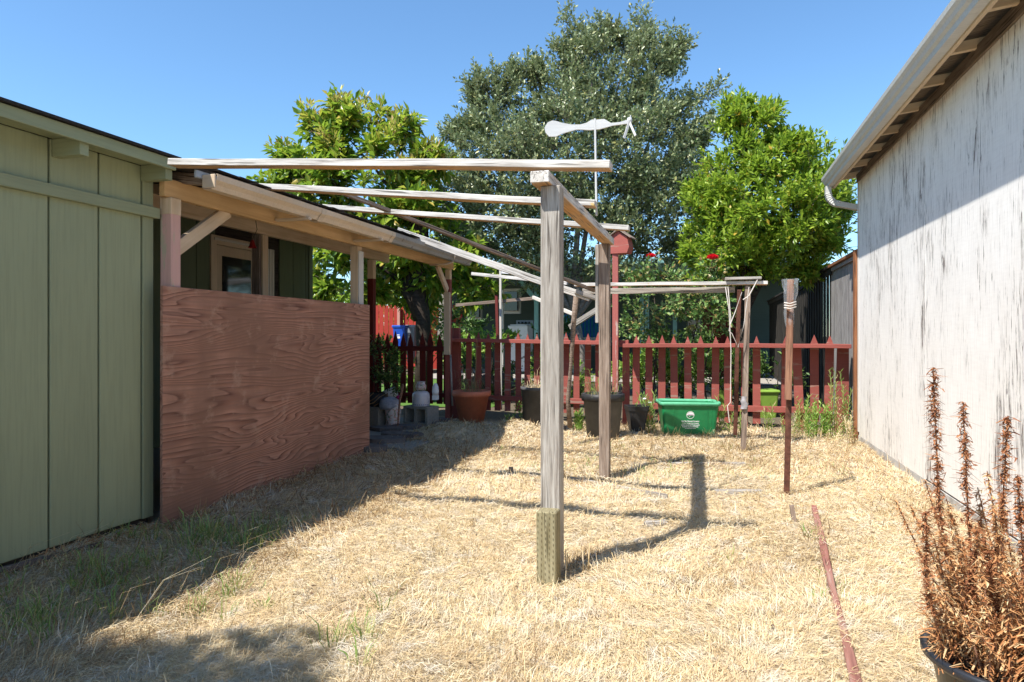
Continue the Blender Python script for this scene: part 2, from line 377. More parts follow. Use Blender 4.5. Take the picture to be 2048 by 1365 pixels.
def sample_wedge(N, d0, d1, pw, x0=-1.0, x1=1.0):
    u = rng.random(N); D = (d0**pw+u*(d1**pw-d0**pw))**(1/pw)
    X = D*(x0+(x1-x0)*rng.random(N))
    return CA*X-SA*D, SA*X+CA*D, D
def straw(name, N, mat, label, d0=1.4, d1=9.2, pw=.8, mask=None, L=(.05, .16), rise=.02, wd=.0026, stand=.04):
    x, y, D = sample_wedge(N, d0, d1, pw)
    ok = (x > -3.36) & (x < 1.62) & (y < 9.3)
    if mask is not None: ok &= mask(x, y)
    x, y, D = x[ok], y[ok], D[ok]; n = len(x)
    ang = 1.3*np.sin(1.9*x+.7*y)+1.4*np.sin(2.3*y-1.1*x+.5)+1.0*np.sin(6*x+2)*np.sin(5*y)+rng.normal(0, .85, n)
    d = np.stack([np.cos(ang), np.sin(ang), np.zeros(n)], 1)
    LL = L[0]+(L[1]-L[0])*rng.random(n)**1.5
    st = rng.random(n) < stand
    ri = np.where(st, LL*(.5+rng.random(n)*.6), rng.normal(.004, rise*.6, n)); LL = np.where(st, LL*.6, LL)
    P = np.stack([x, y, gh(x, y)+.001+.014*rng.random(n)], 1)
    V, Fc = ribbons(P, d, LL, wd*(.6+.8*rng.random(n))*np.clip(D/3.2, .8, 2.2), ri, .004+.012*rng.random(n))
    return leafobj(name, V, Fc, mat, label=label, category='dry grass' if mat is not GGRASS else 'grass', kind='stuff')
straw('straw', 330000, STRAW, 'cut dry straw lying over the whole yard floor', L=(.03, .105), wd=.0022)
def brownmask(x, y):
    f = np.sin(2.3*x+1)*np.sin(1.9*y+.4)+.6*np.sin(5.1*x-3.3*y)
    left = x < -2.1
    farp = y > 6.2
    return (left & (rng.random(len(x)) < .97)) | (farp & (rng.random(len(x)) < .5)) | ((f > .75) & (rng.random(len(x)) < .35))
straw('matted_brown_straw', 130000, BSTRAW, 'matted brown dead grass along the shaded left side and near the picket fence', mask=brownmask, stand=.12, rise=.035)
def tufts(name, spots, n, L, mat, label, wd=.004, spread=.05, cat='grass'):
    P = []; dd = []; LL = []; rr = []
    for (x, y, s) in spots:
        k = max(4, int(n*s)); a = rng.random(k)*6.28; r = np.abs(rng.normal(0, spread*s, k))
        px_, py_ = x+r*np.cos(a), y+r*np.sin(a)
        P.append(np.stack([px_, py_, gh(px_, py_)-.005], 1)); b = a+rng.normal(0, .5, k)
        dd.append(np.stack([np.cos(b), np.sin(b), 0*b], 1)); l = L*s*(.4+.8*rng.random(k)); LL.append(l*.45); rr.append(l*(.5+.5*rng.random(k)))
    P, dd, LL, rr = map(np.concatenate, (P, dd, LL, rr))
    V, Fc = ribbons(P, dd, LL, wd*(.6+.8*rng.random(len(P))), rr, rr*.18)
    return leafobj(name, V, Fc, mat, label=label, category=cat, kind='stuff')
sp = []
for (px, py, s) in [(150, 1240, 1), (215, 1175, .9), (240, 1140, 1.1), (60, 1235, 1), (380, 1080, 1), (430, 1075, 1.1), (400, 1095, .9), (340, 1120, .8), (395, 1150, .8),
                    (420, 1200, .8), (480, 1060, .9), (530, 1075, .8), (560, 1060, .7), (600, 1040, .7), (120, 1180, .9), (30, 1260, 1), (170, 1080, .9), (200, 1060, .9), (540, 1190, .5), (710, 1290, .8), (460, 1100, .9), (500, 1090, .9)]:
    g = G(px, py)
    for _ in range(7): sp.append((g.x+random.gauss(0, .12), g.y+random.gauss(0, .11), s*random.uniform(.6, 1.3)))
tufts('green_grass', sp, 20, .13, GGRASS, 'green grass tufts growing through dead grass in the shade by the shed')
sp = []
for _ in range(230):
    px = random.uniform(1000, 1720); py = random.uniform(872, 960); g = G(px, py); 
    if g.x < 1.6: sp.append((g.x, g.y, random.uniform(.4, .9)))
for (px, py) in [(1655, 1165), (1670, 1190), (1655, 1090), (1250, 945), (1215, 935), (1270, 955), (1440, 1120)]:
    g = G(px, py)
    for _ in range(4): sp.append((g.x+random.gauss(0, .06), g.y+random.gauss(0, .06), .7))
tufts('sparse_green_grass', sp, 9, .10, GGRASS, 'sparse short green grass sprouting from straw in front of the picket fence')
sp = []
for _ in range(900):
    x, y, D = sample_wedge(1, 2.2, 9.0, 1.4, -.75, .75)
    if -3.3 < x[0] < 1.6 and y[0] < 9.1: sp.append((x[0], y[0], random.uniform(.4, 1)))
for k in range(120):
    sp.append((1.5+random.uniform(-.25, .1), random.uniform(2.5, 8.8), random.uniform(.6, 1.2)))
for k in range(160):
    sp.append((random.uniform(-1.2, 1.6), random.uniform(8.3, 9.1), random.uniform(.6, 1.5)))
tufts('standing_dry_grass', sp, 12, .10, STRAW, 'upright dry grass stubble standing in the straw and along the white wall', .003, .04, 'dry grass')
# dark tufts at post feet
sp = []
for k in range(40):
    t_ = random.random(); g = G(1130+60*t_, 1140-30*t_); sp.append((g.x+random.gauss(0, .02), g.y+random.gauss(0, .02), random.uniform(.5, 1)))
tufts('post_foot_grass', sp, 10, .09, BSTRAW, 'brown grass standing at the foot of the near pergola post', .003, .03, 'dry grass')
# long bent seed stalks in the left foreground
L_ = []
for k in range(60):
    px = random.uniform(-60, 520); py = random.uniform(1100, 1330); g = G(px, py); a = random.uniform(-.9, .9); l = random.uniform(.18, .42)
    dx, dy = math.cos(a)*l*.8, math.sin(a)*l*.8
    if g.x < -3.3: g.x = -3.3
    L_.append(([g, g+Vector((dx*.4, dy*.4, l*.45)), g+Vector((dx, dy, l*.62))], [.0009, .0007, .0004]))
tubes('seed_stalks', L_, STRAW, n=3, label='long thin pale seed stalks arching over the shaded grass by the shed', category='dry grass', kind='stuff')

# ------------------------------------------------------------ concrete floor of the patio
box('patio_floor', (-5.5, 3.7, -.1), (-3.44, 8.9, .028), CONC, kind='structure')
box('path', (-3.437, 6.5, -.1), (-2.95, 8.9, .024), CONC, kind='structure')

# ------------------------------------------------------------ green shed (left)
shed = thing('green_shed', 'sage green wooden shed with grooved plank wall at the left edge of the photo', 'shed', (-4.5, 1.6, 0))
box('wall', (-5.9, -.5, 0), (-3.445, 3.56, 2.30), DARKW, shed)
k = 0; y = 3.485
while y > -.5:
    y0 = y-.314
    box('plank', (-3.442, y0+.006, .045), (-3.42, y-.006, 2.262), GREEN, shed, bev=.004); y = y0
box('corner_board', (-3.443, 3.489, .04), (-3.415, 3.575, 2.262), GREEN, shed)
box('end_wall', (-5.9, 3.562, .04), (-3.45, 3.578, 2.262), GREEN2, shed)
box('belt_rail', (-3.4195, -.5, 1.945), (-3.385, 3.60, 2.012), GREEN, shed)
box('fascia', (-3.222, -.6, 2.228), (-3.197, 3.53, 2.295), GREEN, shed)
box('soffit_board', (-3.42, -.6, 2.263), (-3.224, 3.53, 2.28), GREEN, shed)
for yy in (-.35, .74, 1.82, 2.90, 3.50):
    box('rafter_tail', (-3.4185, yy-.028, 2.165), (-3.2245, yy+.028, 2.2615), GREEN, shed)
V = [(-3.17, -.62, 2.297), (-3.17, 3.545, 2.297), (-5.9, 3.545, 2.56), (-5.9, -.62, 2.56)]
V = V+[(a, b, c+.014) for a, b, c in V]
place('roof', pymesh('roof', V, [(3, 2, 1, 0), (4, 5, 6, 7), (0, 1, 5, 4), (1, 2, 6, 5), (2, 3, 7, 6), (3, 0, 4, 7)]), None, shed, ROOF)
g0, g1 = G(0, 1158), G(205, 1098)
tube('drain_pipe', [g0+(g0-g1)*1.2+Vector((0, 0, .03)), g0+Vector((0, 0, .035)), g1+Vector((0, 0, .02))], .022, wood('brown_pipe', (.2, .15, .12), (.14, .1, .08), (.08, .06, .05)), n=12,
     label='long brown pipe lying on the grass at the foot of the green shed', category='pipe')

# ------------------------------------------------------------ patio cover (left, behind)
pat = thing('patio_cover', 'low wooden patio cover with tan beams, old gutter and dark shingled roof beside the shed', 'patio cover', (-3.33, 3.62, 0))
def rz(x): return 2.245+.13*(-3.1-x)
x0, x1, y0, y1 = -3.11, -5.75, 3.58, 8.78
V = [(x0, y0, rz(x0)), (x0, y1, rz(x0)), (x1, y1, rz(x1)), (x1, y0, rz(x1))]; V = V+[(a, b, c+.02) for a, b, c in V]
QF = [(3, 2, 1, 0), (4, 5, 6, 7), (0, 1, 5, 4), (1, 2, 6, 5), (2, 3, 7, 6), (3, 0, 4, 7)]
place('roof_deck', pymesh('roof_deck', V, QF), None, pat, DARKW)
yy = y0-.02
for i in range(26):      # front course of shingles, uneven
    wdt = .2; lift = random.uniform(0, .012); ov = random.uniform(-.012, .012)
    V = [(x0+.04+ov, yy, rz(x0)+.022+lift), (x0+.04+ov, yy+wdt-.006, rz(x0)+.022+lift*.5), (-3.9, yy+wdt-.006, rz(-3.9)+.022), (-3.9, yy, rz(-3.9)+.022)]
    V = V+[(a, b, c+.008) for a, b, c in V]; place('shingle', pymesh('shingle', V, QF), None, pat, ROOF); yy += wdt
V = [(-3.9, y0, rz(-3.9)+.021), (-3.9, y1, rz(-3.9)+.021), (x1, y1, rz(x1)+.021), (x1, y0, rz(x1)+.021)]; V = V+[(a, b, c+.01) for a, b, c in V]
place('roofing', pymesh('roofing', V, QF), None, pat, ROOF)
box('fascia', (-3.135, y0+.03, 2.20), (-3.113, y1, 2.264), FASC, pat)
bar('beam', (-3.355, 3.58, 2.147), (-3.355, 6.13, 2.147), .045, .118, BEAMW, pat)
bar('beam', (-3.355, 6.135, 2.147), (-3.355, 8.74, 2.147), .045, .118, BEAMW, pat)
bar('inner_beam', (-4.30, 3.7, 2.27), (-4.30, 8.7, 2.27), .05, .13, TANW, pat)
for i in range(9):
    yy = 3.75+i*.61
    bar('rafter', (-3.15, yy, rz(-3.15)-.04), (-5.6, yy, rz(-5.6)-.04), .045, .072, TANW if i % 2 else BRNW, pat)
post_a = bar('post', (-3.365, 3.665, 0), (-3.365, 3.665, 2.086), .085, .085, PINKP, pat)
bar('post', (-3.365, 3.665, 1.98), (-3.365, 3.665, 2.087), .09, .09, TANW, pat)
post_b = bar('post', (-3.40, 6.17, .02), (-3.40, 6.17, 2.086), .085, .085, TANW, pat)
bar('post_cladding', (-3.35, 6.175, .5), (-3.35, 6.175, 2.04), .018, .09, OFFW, pat)
bar('post', (-3.385, 8.68, .02), (-3.385, 8.68, 1.95), .07, .07, REDP, pat)
bar('post', (-3.385, 8.68, 1.95), (-3.385, 8.68, 2.086), .07, .07, TANW, pat)
pc = W(901, 585, 9.2); bar('downspout', (-3.38, 8.62, W(901, 585, 9.22).z), (-3.38, 8.62, W(901, 710, 9.22).z), .085, .04, CREAM, pat)
tube('drain_rod', [W(901, 710, 9.15), W(905, 812, 9.1)], .012, GUTW, pat, n=8)
bar('inner_post', (-4.33, 5.88, .02), (-4.33, 5.88, 2.2), .09, .09, BRNW, pat); bar('inner_post_cladding', (-4.27, 5.90, .5), (-4.27, 5.90, 2.2), .02, .09, TANW, pat)
bar('inner_post', (-4.33, 8.28, .02), (-4.33, 8.28, 1.95), .085, .085, DREDP, pat); bar('inner_post', (-4.33, 8.28, 1.95), (-4.33, 8.28, 2.2), .085, .085, TANW, pat)
bar('brace', (-3.375, 3.68, 1.74), (-3.375, 4.22, 2.10), .04, .09, TANW, pat)
bar('brace', (-3.375, 8.60, 1.80), (-3.375, 8.26, 2.10), .04, .08, TANW, pat)
# gutter: K profile sections with joints
def gutter(parent, a, b, prof, mat, name='gutter'):
    # prof: list of (out, z) from the house side; extruded from a to b, thickness by an inner offset copy
    a, b = Vector(a), Vector(b); V = []; n = len(prof)
    for p in (a, b):
        for (o, z) in prof: V.append(p+Vector((o, 0, z)))
    V2 = list(V); Fc = []
    for i in range(n-1): Fc.append((i, i+1, n+i+1, n+i))
    me = pymesh(name, V2, Fc); o = place(name, me, None, parent, mat)
    sm = o.modifiers.new('thickness', 'SOLIDIFY'); sm.thickness = .003
    return o
gp = [(0, .09), (0, 0), (.06, 0), (.075, .03), (.1, .055), (.105, .09), (.095, .09)]
gx = -3.112
gutter(pat, (gx, 3.67, 2.135), (gx, 4.93, 2.135), gp, CREAM); gutter(pat, (gx, 4.93, 2.135), (gx, 6.22, 2.133), gp, CREAM); gutter(pat, (gx, 6.22, 2.133), (gx, 8.6, 2.125), gp, GUTW)
for yy in (4.93, 6.22):
    gutter(pat, (gx-.002, yy-.035, 2.131), (gx-.002, yy+.035, 2.131), [(o_*1.04+.002*(o_ > 0), z_*1.03-.004) for o_, z_ in gp], CREAM, 'gutter_joint')
for yy in (4.75, 6.0): box('gutter_bracket', (-3.33, yy-.02, 2.108), (-3.02, yy+.02, 2.130), CREAM, pat)
tube('gutter_hook', [(-3.33, 7.9, 2.07), (-3.1, 7.9, 2.075), (-3.02, 7.9, 2.10), (-2.995, 7.9, 2.17), (-3.0, 7.9, 2.21)], .012, CREAM, pat, n=8)
box('gutter_end', (gx, 3.655, 2.138), (gx+.098, 3.668, 2.225), CREAM, pat)
# ------------------------------------------------------------ plywood sheet
ply = bar('plywood_sheet', (-3.312, 3.53, .755), (-3.328, 6.30, .75), .022, 1.51, PLY, up=(0, 0, 1), bev=.002,
    label='large reddish brown plywood sheet standing on edge against the patio posts', category='plywood')
# ------------------------------------------------------------ house wall behind the patio
hs = thing('green_house', 'dark green plank house wall with a cream framed glass door under the patio cover', 'house', (-5.6, 6, 0))
box('wall', (-9.5, 3.6, 0), (-5.54, 8.62, 2.62), DARKW, hs)
y = 3.6
while y < 8.6:
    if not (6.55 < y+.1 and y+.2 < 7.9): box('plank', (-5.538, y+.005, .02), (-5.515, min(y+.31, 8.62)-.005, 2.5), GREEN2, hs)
    y += .31
box('corner_board', (-5.54, 8.63, 0), (-5.50, 8.72, 2.52), GREEN2, hs)
dr = box('door', (-5.538, 6.70, .03), (-5.508, 7.42, 2.25), CREAM, hs)
GLASS, tt, bb = newmat('dark_door_glass'); bb.inputs['Base Color'].default_value = (.006, .007, .008, 1); bb.inputs['Roughness'].default_value = .06; bb.inputs['Specular IOR Level'].default_value = .5
box('glass', (-5.507, 6.80, .95), (-5.503, 7.33, 2.13), GLASS, dr, bev=0)
lathe('door_knob', [(.0, 0), (.03, .01), (.035, .03), (.0, .05)], (-5.5, 7.37, 1.05), CREAM, dr, n=12)
box('door_frame', (-5.539, 6.60, .03), (-5.49, 6.695, 2.36), CREAM, hs); box('door_frame', (-5.539, 7.425, .03), (-5.49, 7.50, 2.36), CREAM, hs)
box('door_frame', (-5.539, 6.696, 2.255), (-5.492, 7.424, 2.36), CREAM, hs)
box('door_frame', (-5.491, 6.64, 2.30), (-5.475, 7.46, 2.33), OFFW, hs)
for i in range(5): box('shutter_slat', (-5.539, 7.54+i*.055, .05), (-5.50, 7.585+i*.055, 2.32), OFFW, hs)
bmx = random.Random(3)
# hanging red lamp under the patio
lp = thing('hanging_ornament', 'small red ornament hanging on a wire from the inner patio beam', 'ornament', W(505, 490, 6.6))
c = W(505, 492, 6.6); RCAP = plain('red_enamel', (.3, .02, .02), .4)
lathe('bell', [(.0, .06), (.015, .055), (.03, .0), (.045, -.02)], c, RCAP, lp, n=16); tube('wire', [c+Vector((0, 0, .06)), c+Vector((.03, .03, .16)), c+Vector((.02, .02, .25))], .003, BLACK, lp, n=4)

# ------------------------------------------------------------ pergola in the yard
perg = thing('pergola', 'weathered grey timber pergola frame in the middle of the yard', 'pergola', (-.74, 3.3, 0))
px_, py_ = -.79, 3.345
bar('post', (px_+.042, py_, 0), (px_+.042, py_, 1.938), .098, .098, GREYW, perg, bev=.004, seg=14, wob=.0008, seed=1)
stub = bar('post_foot', (-.742, 3.24, -.05), (-.748, 3.255, .345), .098, .105, TRTW, perg, bev=.006)
INC = plain('incision_marks', (.13, .10, .055), .9)
V = []; Fc = []
for r_ in range(5):
    for q in range(12):
        x = -.787+.019*r_+random.uniform(-.001, .001); z = .02+.028*q+(.014 if r_ % 2 else 0); o = len(V)
        V += [(x-.0009, 3.24-.0535+.0135*z/.35, z), (x+.0009, 3.24-.0535+.0135*z/.35, z), (x+.0009, 3.24-.0535+.0135*z/.35, z+.012), (x-.0009, 3.24-.0535+.0135*z/.35, z+.012)]; Fc.append((o, o+1, o+2, o+3))
me = pymesh('incisions', V, Fc); inc = place('incisions', me, Matrix.Translation((0, -.0006, 0)), stub, INC); inc.modifiers.new('thickness', 'SOLIDIFY').thickness = .001
inc['kind'] = 'stuff'
bar('post', (-.835, 5.76, 0), (-.835, 5.76, 1.963), .088, .088, BRNW, perg, bev=.004, seg=12, wob=.0008, seed=2)
bar('post_batten', (-.896, 5.77, 1.3), (-.896, 5.77, 1.962), .03, .088, GREYW, perg, bev=.004)
bar('long_beam', (-.785, 3.22, 1.968), (-.815, 5.84, 1.994), .095, .058, RAFT, perg, bev=.004, seg=12, wob=.001, seed=3)
def raf(xl, zl, xr, zr, y, sd_, w_=.09):
    return bar('rafter', (xl, y[0], zl), (xr, y[1], zr), w_, .04, RAFT, perg, bev=.003, seg=18, wob=.0025, seed=sd_)
raf(-3.105, 2.238, -.455, 2.028, (3.40, 3.36), 4)
raf(-3.25, 2.302, -.685, 2.036, (4.36, 4.34), 5)
raf(-3.35, 2.362, -.60, 2.047, (5.5, 5.50), 6)
bar('runner', W(688, 388, 5.75), W(1190, 582, 7.5), .05, .03, BRNW, perg, bev=.003, seg=14, wob=.002, seed=9)
bar('runner', W(795, 462, 7.6), W(1180, 597, 7.42), .035, .075, RAFT, perg, bev=.003, seg=14, wob=.003, seed=10)
cr = W(1150, 571, 7.47); cl = W(1535, 566, 6.92)
bar('crossbeam', cr, cl, .10, .035, RAFT, perg, bev=.003, seg=14, wob=.003, seed=11)
bar('crossbeam', W(1165, 583, 7.6), W(1470, 580, 7.1), .035, .06, GREYW, perg, bev=.003, seg=14, wob=.002, seed=12)
bar('broken_end', W(1150, 583, 7.4), W(1210, 603, 7.38), .06, .05, GREYW, perg, bev=.006)
tube('crooked_post', [W(1140, 855, 8.0), W(1136, 800, 7.9), W(1142, 730, 7.8), W(1147, 650, 7.7), W(1153, 585, 7.55)], [.03, .025, .02, .03, .032], BRNW, perg, n=8)
bar('post', W(1487, 905, 6.97), W(1495, 572, 6.97), .055, .05, BRNW, perg, bev=.004, seg=10, wob=.004, seed=13)
bar('post', W(1470, 870, 7.75), W(1479, 580, 7.6), .045, .04, RUST, perg, bev=.004, seg=10, wob=.003, seed=14)
box('splice_block', tuple(W(1450, 561, 7.0)-Vector((0, .05, 0))), tuple(W(1522, 556, 6.95)+Vector((0, .05, .006))), GREYW, perg)
tubes('twine_loops', [([W(1451, 574, 6.9), W(1458, 620, 6.85), W(1462, 700, 6.85), W(1461, 805, 6.9), W(1455, 812, 6.9), W(1459, 845, 6.9)], [.005]*6),
    ([W(1456, 574, 6.9), W(1462, 640, 6.8), W(1458, 662, 6.8), W(1464, 668, 6.8), W(1476, 695, 6.8), W(1488, 650, 6.8), W(1498, 575, 6.8)], [.0045]*7),
    ([W(1484, 585, 6.85), W(1470, 625, 6.8), W(1460, 650, 6.8), W(1462, 655, 6.8)], [.0045]*4),
    ([W(1515, 560, 6.86), W(1498, 592, 6.86), W(1486, 600, 6.86)], [.006]*3)], TWINE, n=5,
    label='white twine tied in loops and hanging from the far pergola crossbeam', category='twine')
rag = thing('plastic_rag', 'white plastic scrap tied around the thin far pergola post', 'rag', W(1489, 800, 6.9))
V = []; n_ = 9
for i in range(n_):
    for j in range(6):
        a = i/(n_-1)*5.5; r = .030+random.uniform(-.012, .012)+.008*j/5
        p = W(1489, 793+j*5, 6.95); V.append(p+Vector((r*math.cos(a), r*math.sin(a), 0)))
Fc = [(i*6+j, (i+1)*6+j, (i+1)*6+j+1, i*6+j+1) for i in range(n_-1) for j in range(5)]
place('sheet', pymesh('sheet', V, Fc, True), None, rag, plain('grey_white_plastic_film', (.42, .40, .42), .4, var=.5))
# wind vane
ALU = paint('chalky_tin', (.58, .58, .57), (.35, .28, .22), .33, .5)
vd = 4.42
wv = thing('wind_vane', 'white tin wind vane with round tail on a thin rod above the pergola', 'wind vane', W(1192, 430, vd))
bar('rod', W(1193, 432, vd), W(1190, 238, vd), .012, .016, ALU, wv, bev=.001)
outl = [(1256, 240), (1240, 245), (1222, 247), (1208, 239), (1196, 240), (1190, 241), (1184, 240), (1172, 247), (1160, 250), (1143, 250), (1125, 247), (1112, 243), (1104, 242), (1095, 246), (1089, 256), (1091, 266), (1098, 274), (1112, 274), (1124, 268), (1138, 264), (1152, 260), (1164, 260), (1180, 261), (1200, 259), (1225, 252), (1256, 248)]
o_ = W(1190, 250, vd); poly = []
for (a, b) in outl: q = W(a, b, vd)-o_; poly.append((q.x*CA+q.y*SA, q.z))
Mv = Matrix.Translation(o_) @ Matrix.Rotation(math.atan2(SA, CA), 4, 'Z')
prism('body', poly, .014, Mv, ALU, wv)
hb = W(1259, 242, vd-.0); lathe('hub', [(0, -.02), (.014, -.018), (.018, 0), (.014, .018), (0, .02)], hb, ALU, wv, n=12)
bar('blade', hb+Vector((0, -.01, -.01)), W(1248, 277, vd-.03), .004, .018, ALU, wv, bev=.001); bar('blade', hb+Vector((0, -.01, -.01)), W(1271, 272, vd-.05), .004, .016, ALU, wv, bev=.001)
bar('blade', hb+Vector((0, 0, .005)), W(1262, 232, vd+.02), .004, .014, ALU, wv, bev=.001)

# ------------------------------------------------------------ right building
rb = thing('white_building', 'white building with peeling plywood siding, rafter tails and a long eave gutter on the right', 'building', (3.5, 4, 0))
wx = 1.645; wy = 8.54; wt = 3.0
box('wall', (wx+.012, -5, .0), (wx+6, wy-.004, wt), CONC, rb)
yy = wy-.05
pn = 0
while yy > -5:
    ya = max(yy-2.44, -5); box('siding_panel', (wx, ya+.0015, .06+.012*pn), (wx+.0118, yy-.0015, wt+.0), WALLW, rb, bev=.0008); yy = ya; pn += 1
box('corner_trim', (wx-.006, wy-.048, .1), (wx+.05, wy+.012, wt), OFFW, rb)
box('end_wall', (wx+.02, wy-.002, .1), (wx+6, wy+.01, wt), OFFW, rb)
FND = plain('chalky_foundation', (.50, .48, .45), .9, scale=8, var=.35)
box('foundation', (wx+.0, -5, -.1), (wx+.0115, wy, .058), FND, rb)
gxo = 1.288
def rzz(x): return 3.04+.18*(x-gxo)
V = [(gxo+.09, -5.2, rzz(gxo)+.0), (gxo+.09, 8.72, rzz(gxo)), (wx+3, 8.72, rzz(wx+3)), (wx+3, -5.2, rzz(wx+3))]; V = V+[(a, b, c+.02) for a, b, c in V]
SOFB = wood('old_soffit_wood', (.24, .19, .15), (.17, .13, .10), (.09, .07, .05))
place('roof_deck', pymesh('roof_deck', V, QF), None, rb, SOFB)
V = [(a-.05, b, c+.021) for a, b, c in V[:4]]; V = V+[(a, b, c+.012) for a, b, c in V]
place('roofing', pymesh('roofing', V, QF), None, rb, ROOF)
RTL = paint('cream_rafter_paint', (.60, .47, .33), (.35, .26, .2), .34, .7)
box('fascia', (gxo+.112, -5.2, 2.90), (gxo+.135, 8.70, 3.035), RTL, rb)
yy = 8.60
while yy > -5:
    bar('rafter_tail', (gxo+.137, yy, 3.005), (wx+.3, yy, 3.07), .04, .065, RTL, rb); yy -= .61
yy = 8.3
box('frieze_block', (wx-.02, -5, 2.93), (wx-.001, wy, 3.02), SOFB, rb)
GUT2 = paint('pale_grey_aluminium_gutter', (.46, .46, .44), (.4, .38, .36), .2, .45, (.1, 1, 1), 10, .15, .03)
g5 = [(.11, .125), (.11, 0), (.05, 0), (.046, .035), (.028, .05), (.02, .075), (.004, .095), (0, .125), (.012, .128)]
gutter(rb, (gxo, -5.2, 2.915), (gxo, 8.74, 2.915), g5, GUT2)
prism('gutter_end_cap', [(a, b) for a, b in g5[:-1]], .004, Matrix.Translation((gxo, 8.742, 2.915)), GUT2, rb)
# downspout elbow with ribs
e0 = Vector((gxo+.055, 8.62, 2.92)); pts = [e0, e0+Vector((0, 0, -.08)), e0+Vector((.012, 0, -.14)), e0+Vector((.06, 0, -.195)), e0+Vector((.12, 0, -.215)), e0+Vector((.36, 0, -.275))]
V = []; Fc = []
def rectloop(p, t, a, b):
    s = Vector((0, 1, 0)); u = t.cross(s).normalized(); return [p+s*a+u*b, p-s*a+u*b, p-s*a-u*b, p+s*a-u*b]
dense = []
for i in range(len(pts)-1):
    for q in range(6): dense.append(pts[i].lerp(pts[i+1], q/6))
dense.append(pts[-1])
for i, p in enumerate(dense):
    t = (dense[min(i+1, len(dense)-1)]-dense[max(i-1, 0)]).normalized(); rib = .0045 if (6 < i < 24 and i % 2) else 0
    V += rectloop(p, t, .038+rib, .03+rib)
for i in range(len(dense)-1):
    for k in range(4): Fc.append((i*4+k, i*4+(k+1) % 4, (i+1)*4+(k+1) % 4, (i+1)*4+k))
place('downspout', pymesh('downspout', V, Fc), None, rb, GUT2)

# ------------------------------------------------------------ picket fence
FY = 9.2
def fx(px): return (px-1415)*(CA*FY)/(1420+SA*(px-1415))
def picket(parent, px, zt, zb, w_, mat, lean=0, cut=.13, y=FY):
    x = fx(px); poly = [(-w_/2, zb), (w_/2, zb), (w_/2+lean*.9, zt-cut), (lean, zt), (-w_/2+lean*.9, zt-cut)]
    poly = [(a, b-zb) for a, b in poly]
    return prism('picket', poly, .02, Matrix.Translation((x, y+random.uniform(-.003, .003), zb)) @ Matrix.Rotation(random.uniform(-.03, .03), 4, 'Z'), mat, parent)
fr = thing('picket_fence', 'dull red picket fence section on the right ending at the white wall', 'fence', (fx(1460), FY, 0), 'red picket fence sections')
for px in (1272, 1298, 1323, 1349, 1376, 1401, 1430, 1456, 1513, 1570): picket(fr, px, 1.19+random.uniform(-.015, .015), .07, .092, REDP, random.uniform(-.012, .012))
picket(fr, 1600, 1.05, .0, .105, REDP, -.045, .01); picket(fr, 1629, 1.2, .12, .10, REDP, -.005); picket(fr, 1656, 1.19, .1, .10, REDP, .02)
poly = [(-.05, 0), (.115, 0), (.115, 1.04), (-.015, 1.04)]
prism('wide_board', poly, .02, Matrix.Translation((fx(1676), FY-.03, .02)), REDP, fr)
bar('top_rail', (fx(1250), FY-.145, 1.062), (fx(1694), FY-.145, 1.062), .265, .05, REDP, fr, bev=.004, seg=10, wob=.003, seed=21)
bar('bottom_rail', (fx(1300), FY-.035, .262), (fx(1660), FY-.035, .262), .05, .075, REDP, fr, seg=6, wob=.002, seed=22)
bar('post', (fx(1489), FY+.04, 0), (fx(1489), FY+.04, 1.08), .08, .05, REDP, fr)
fm = thing('picket_fence', 'dull red picket fence section in the middle behind the black plant tubs', 'fence', (fx(1090), FY, 0), 'red picket fence sections')
for px in (917, 937, 957, 976, 995, 1015, 1037, 1054, 1073, 1092, 1112, 1133, 1153, 1175, 1197, 1216): picket(fm, px, 1.225+random.uniform(-.015, .015), .13, .082, REDP, random.uniform(-.012, .012), .12)
bar('top_rail', (fx(908), FY-.14, 1.125), (fx(1222), FY-.14, 1.095), .255, .05, REDP, fm, seg=8, wob=.002, seed=23)
bar('bottom_rail', (fx(915), FY-.035, .325), (fx(1215), FY-.035, .29), .05, .07, REDP, fm, seg=8, wob=.002, seed=24)
box('rail_block', (fx(1240), FY-.13, 1.04), (fx(1259), FY-.06, 1.13), REDP, fm)
bar('post', (fx(1252), FY, 0), (fx(1252), FY, 1.1), .09, .06, REDP, fm)
bar('post', (fx(912), FY, 0), (fx(912), FY, 1.3), .12, .08, REDP, fm)
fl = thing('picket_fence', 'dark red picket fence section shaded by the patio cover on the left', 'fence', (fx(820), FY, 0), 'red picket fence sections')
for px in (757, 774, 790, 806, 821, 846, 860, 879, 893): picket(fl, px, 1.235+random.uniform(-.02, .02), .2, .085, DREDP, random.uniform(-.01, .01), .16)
bar('top_rail', (fx(735), FY-.04, 1.0), (fx(900), FY-.04, 1.0), .05, .07, DREDP, fl); bar('bottom_rail', (fx(735), FY-.04, .33), (fx(900), FY-.04, .33), .05, .06, DREDP, fl)

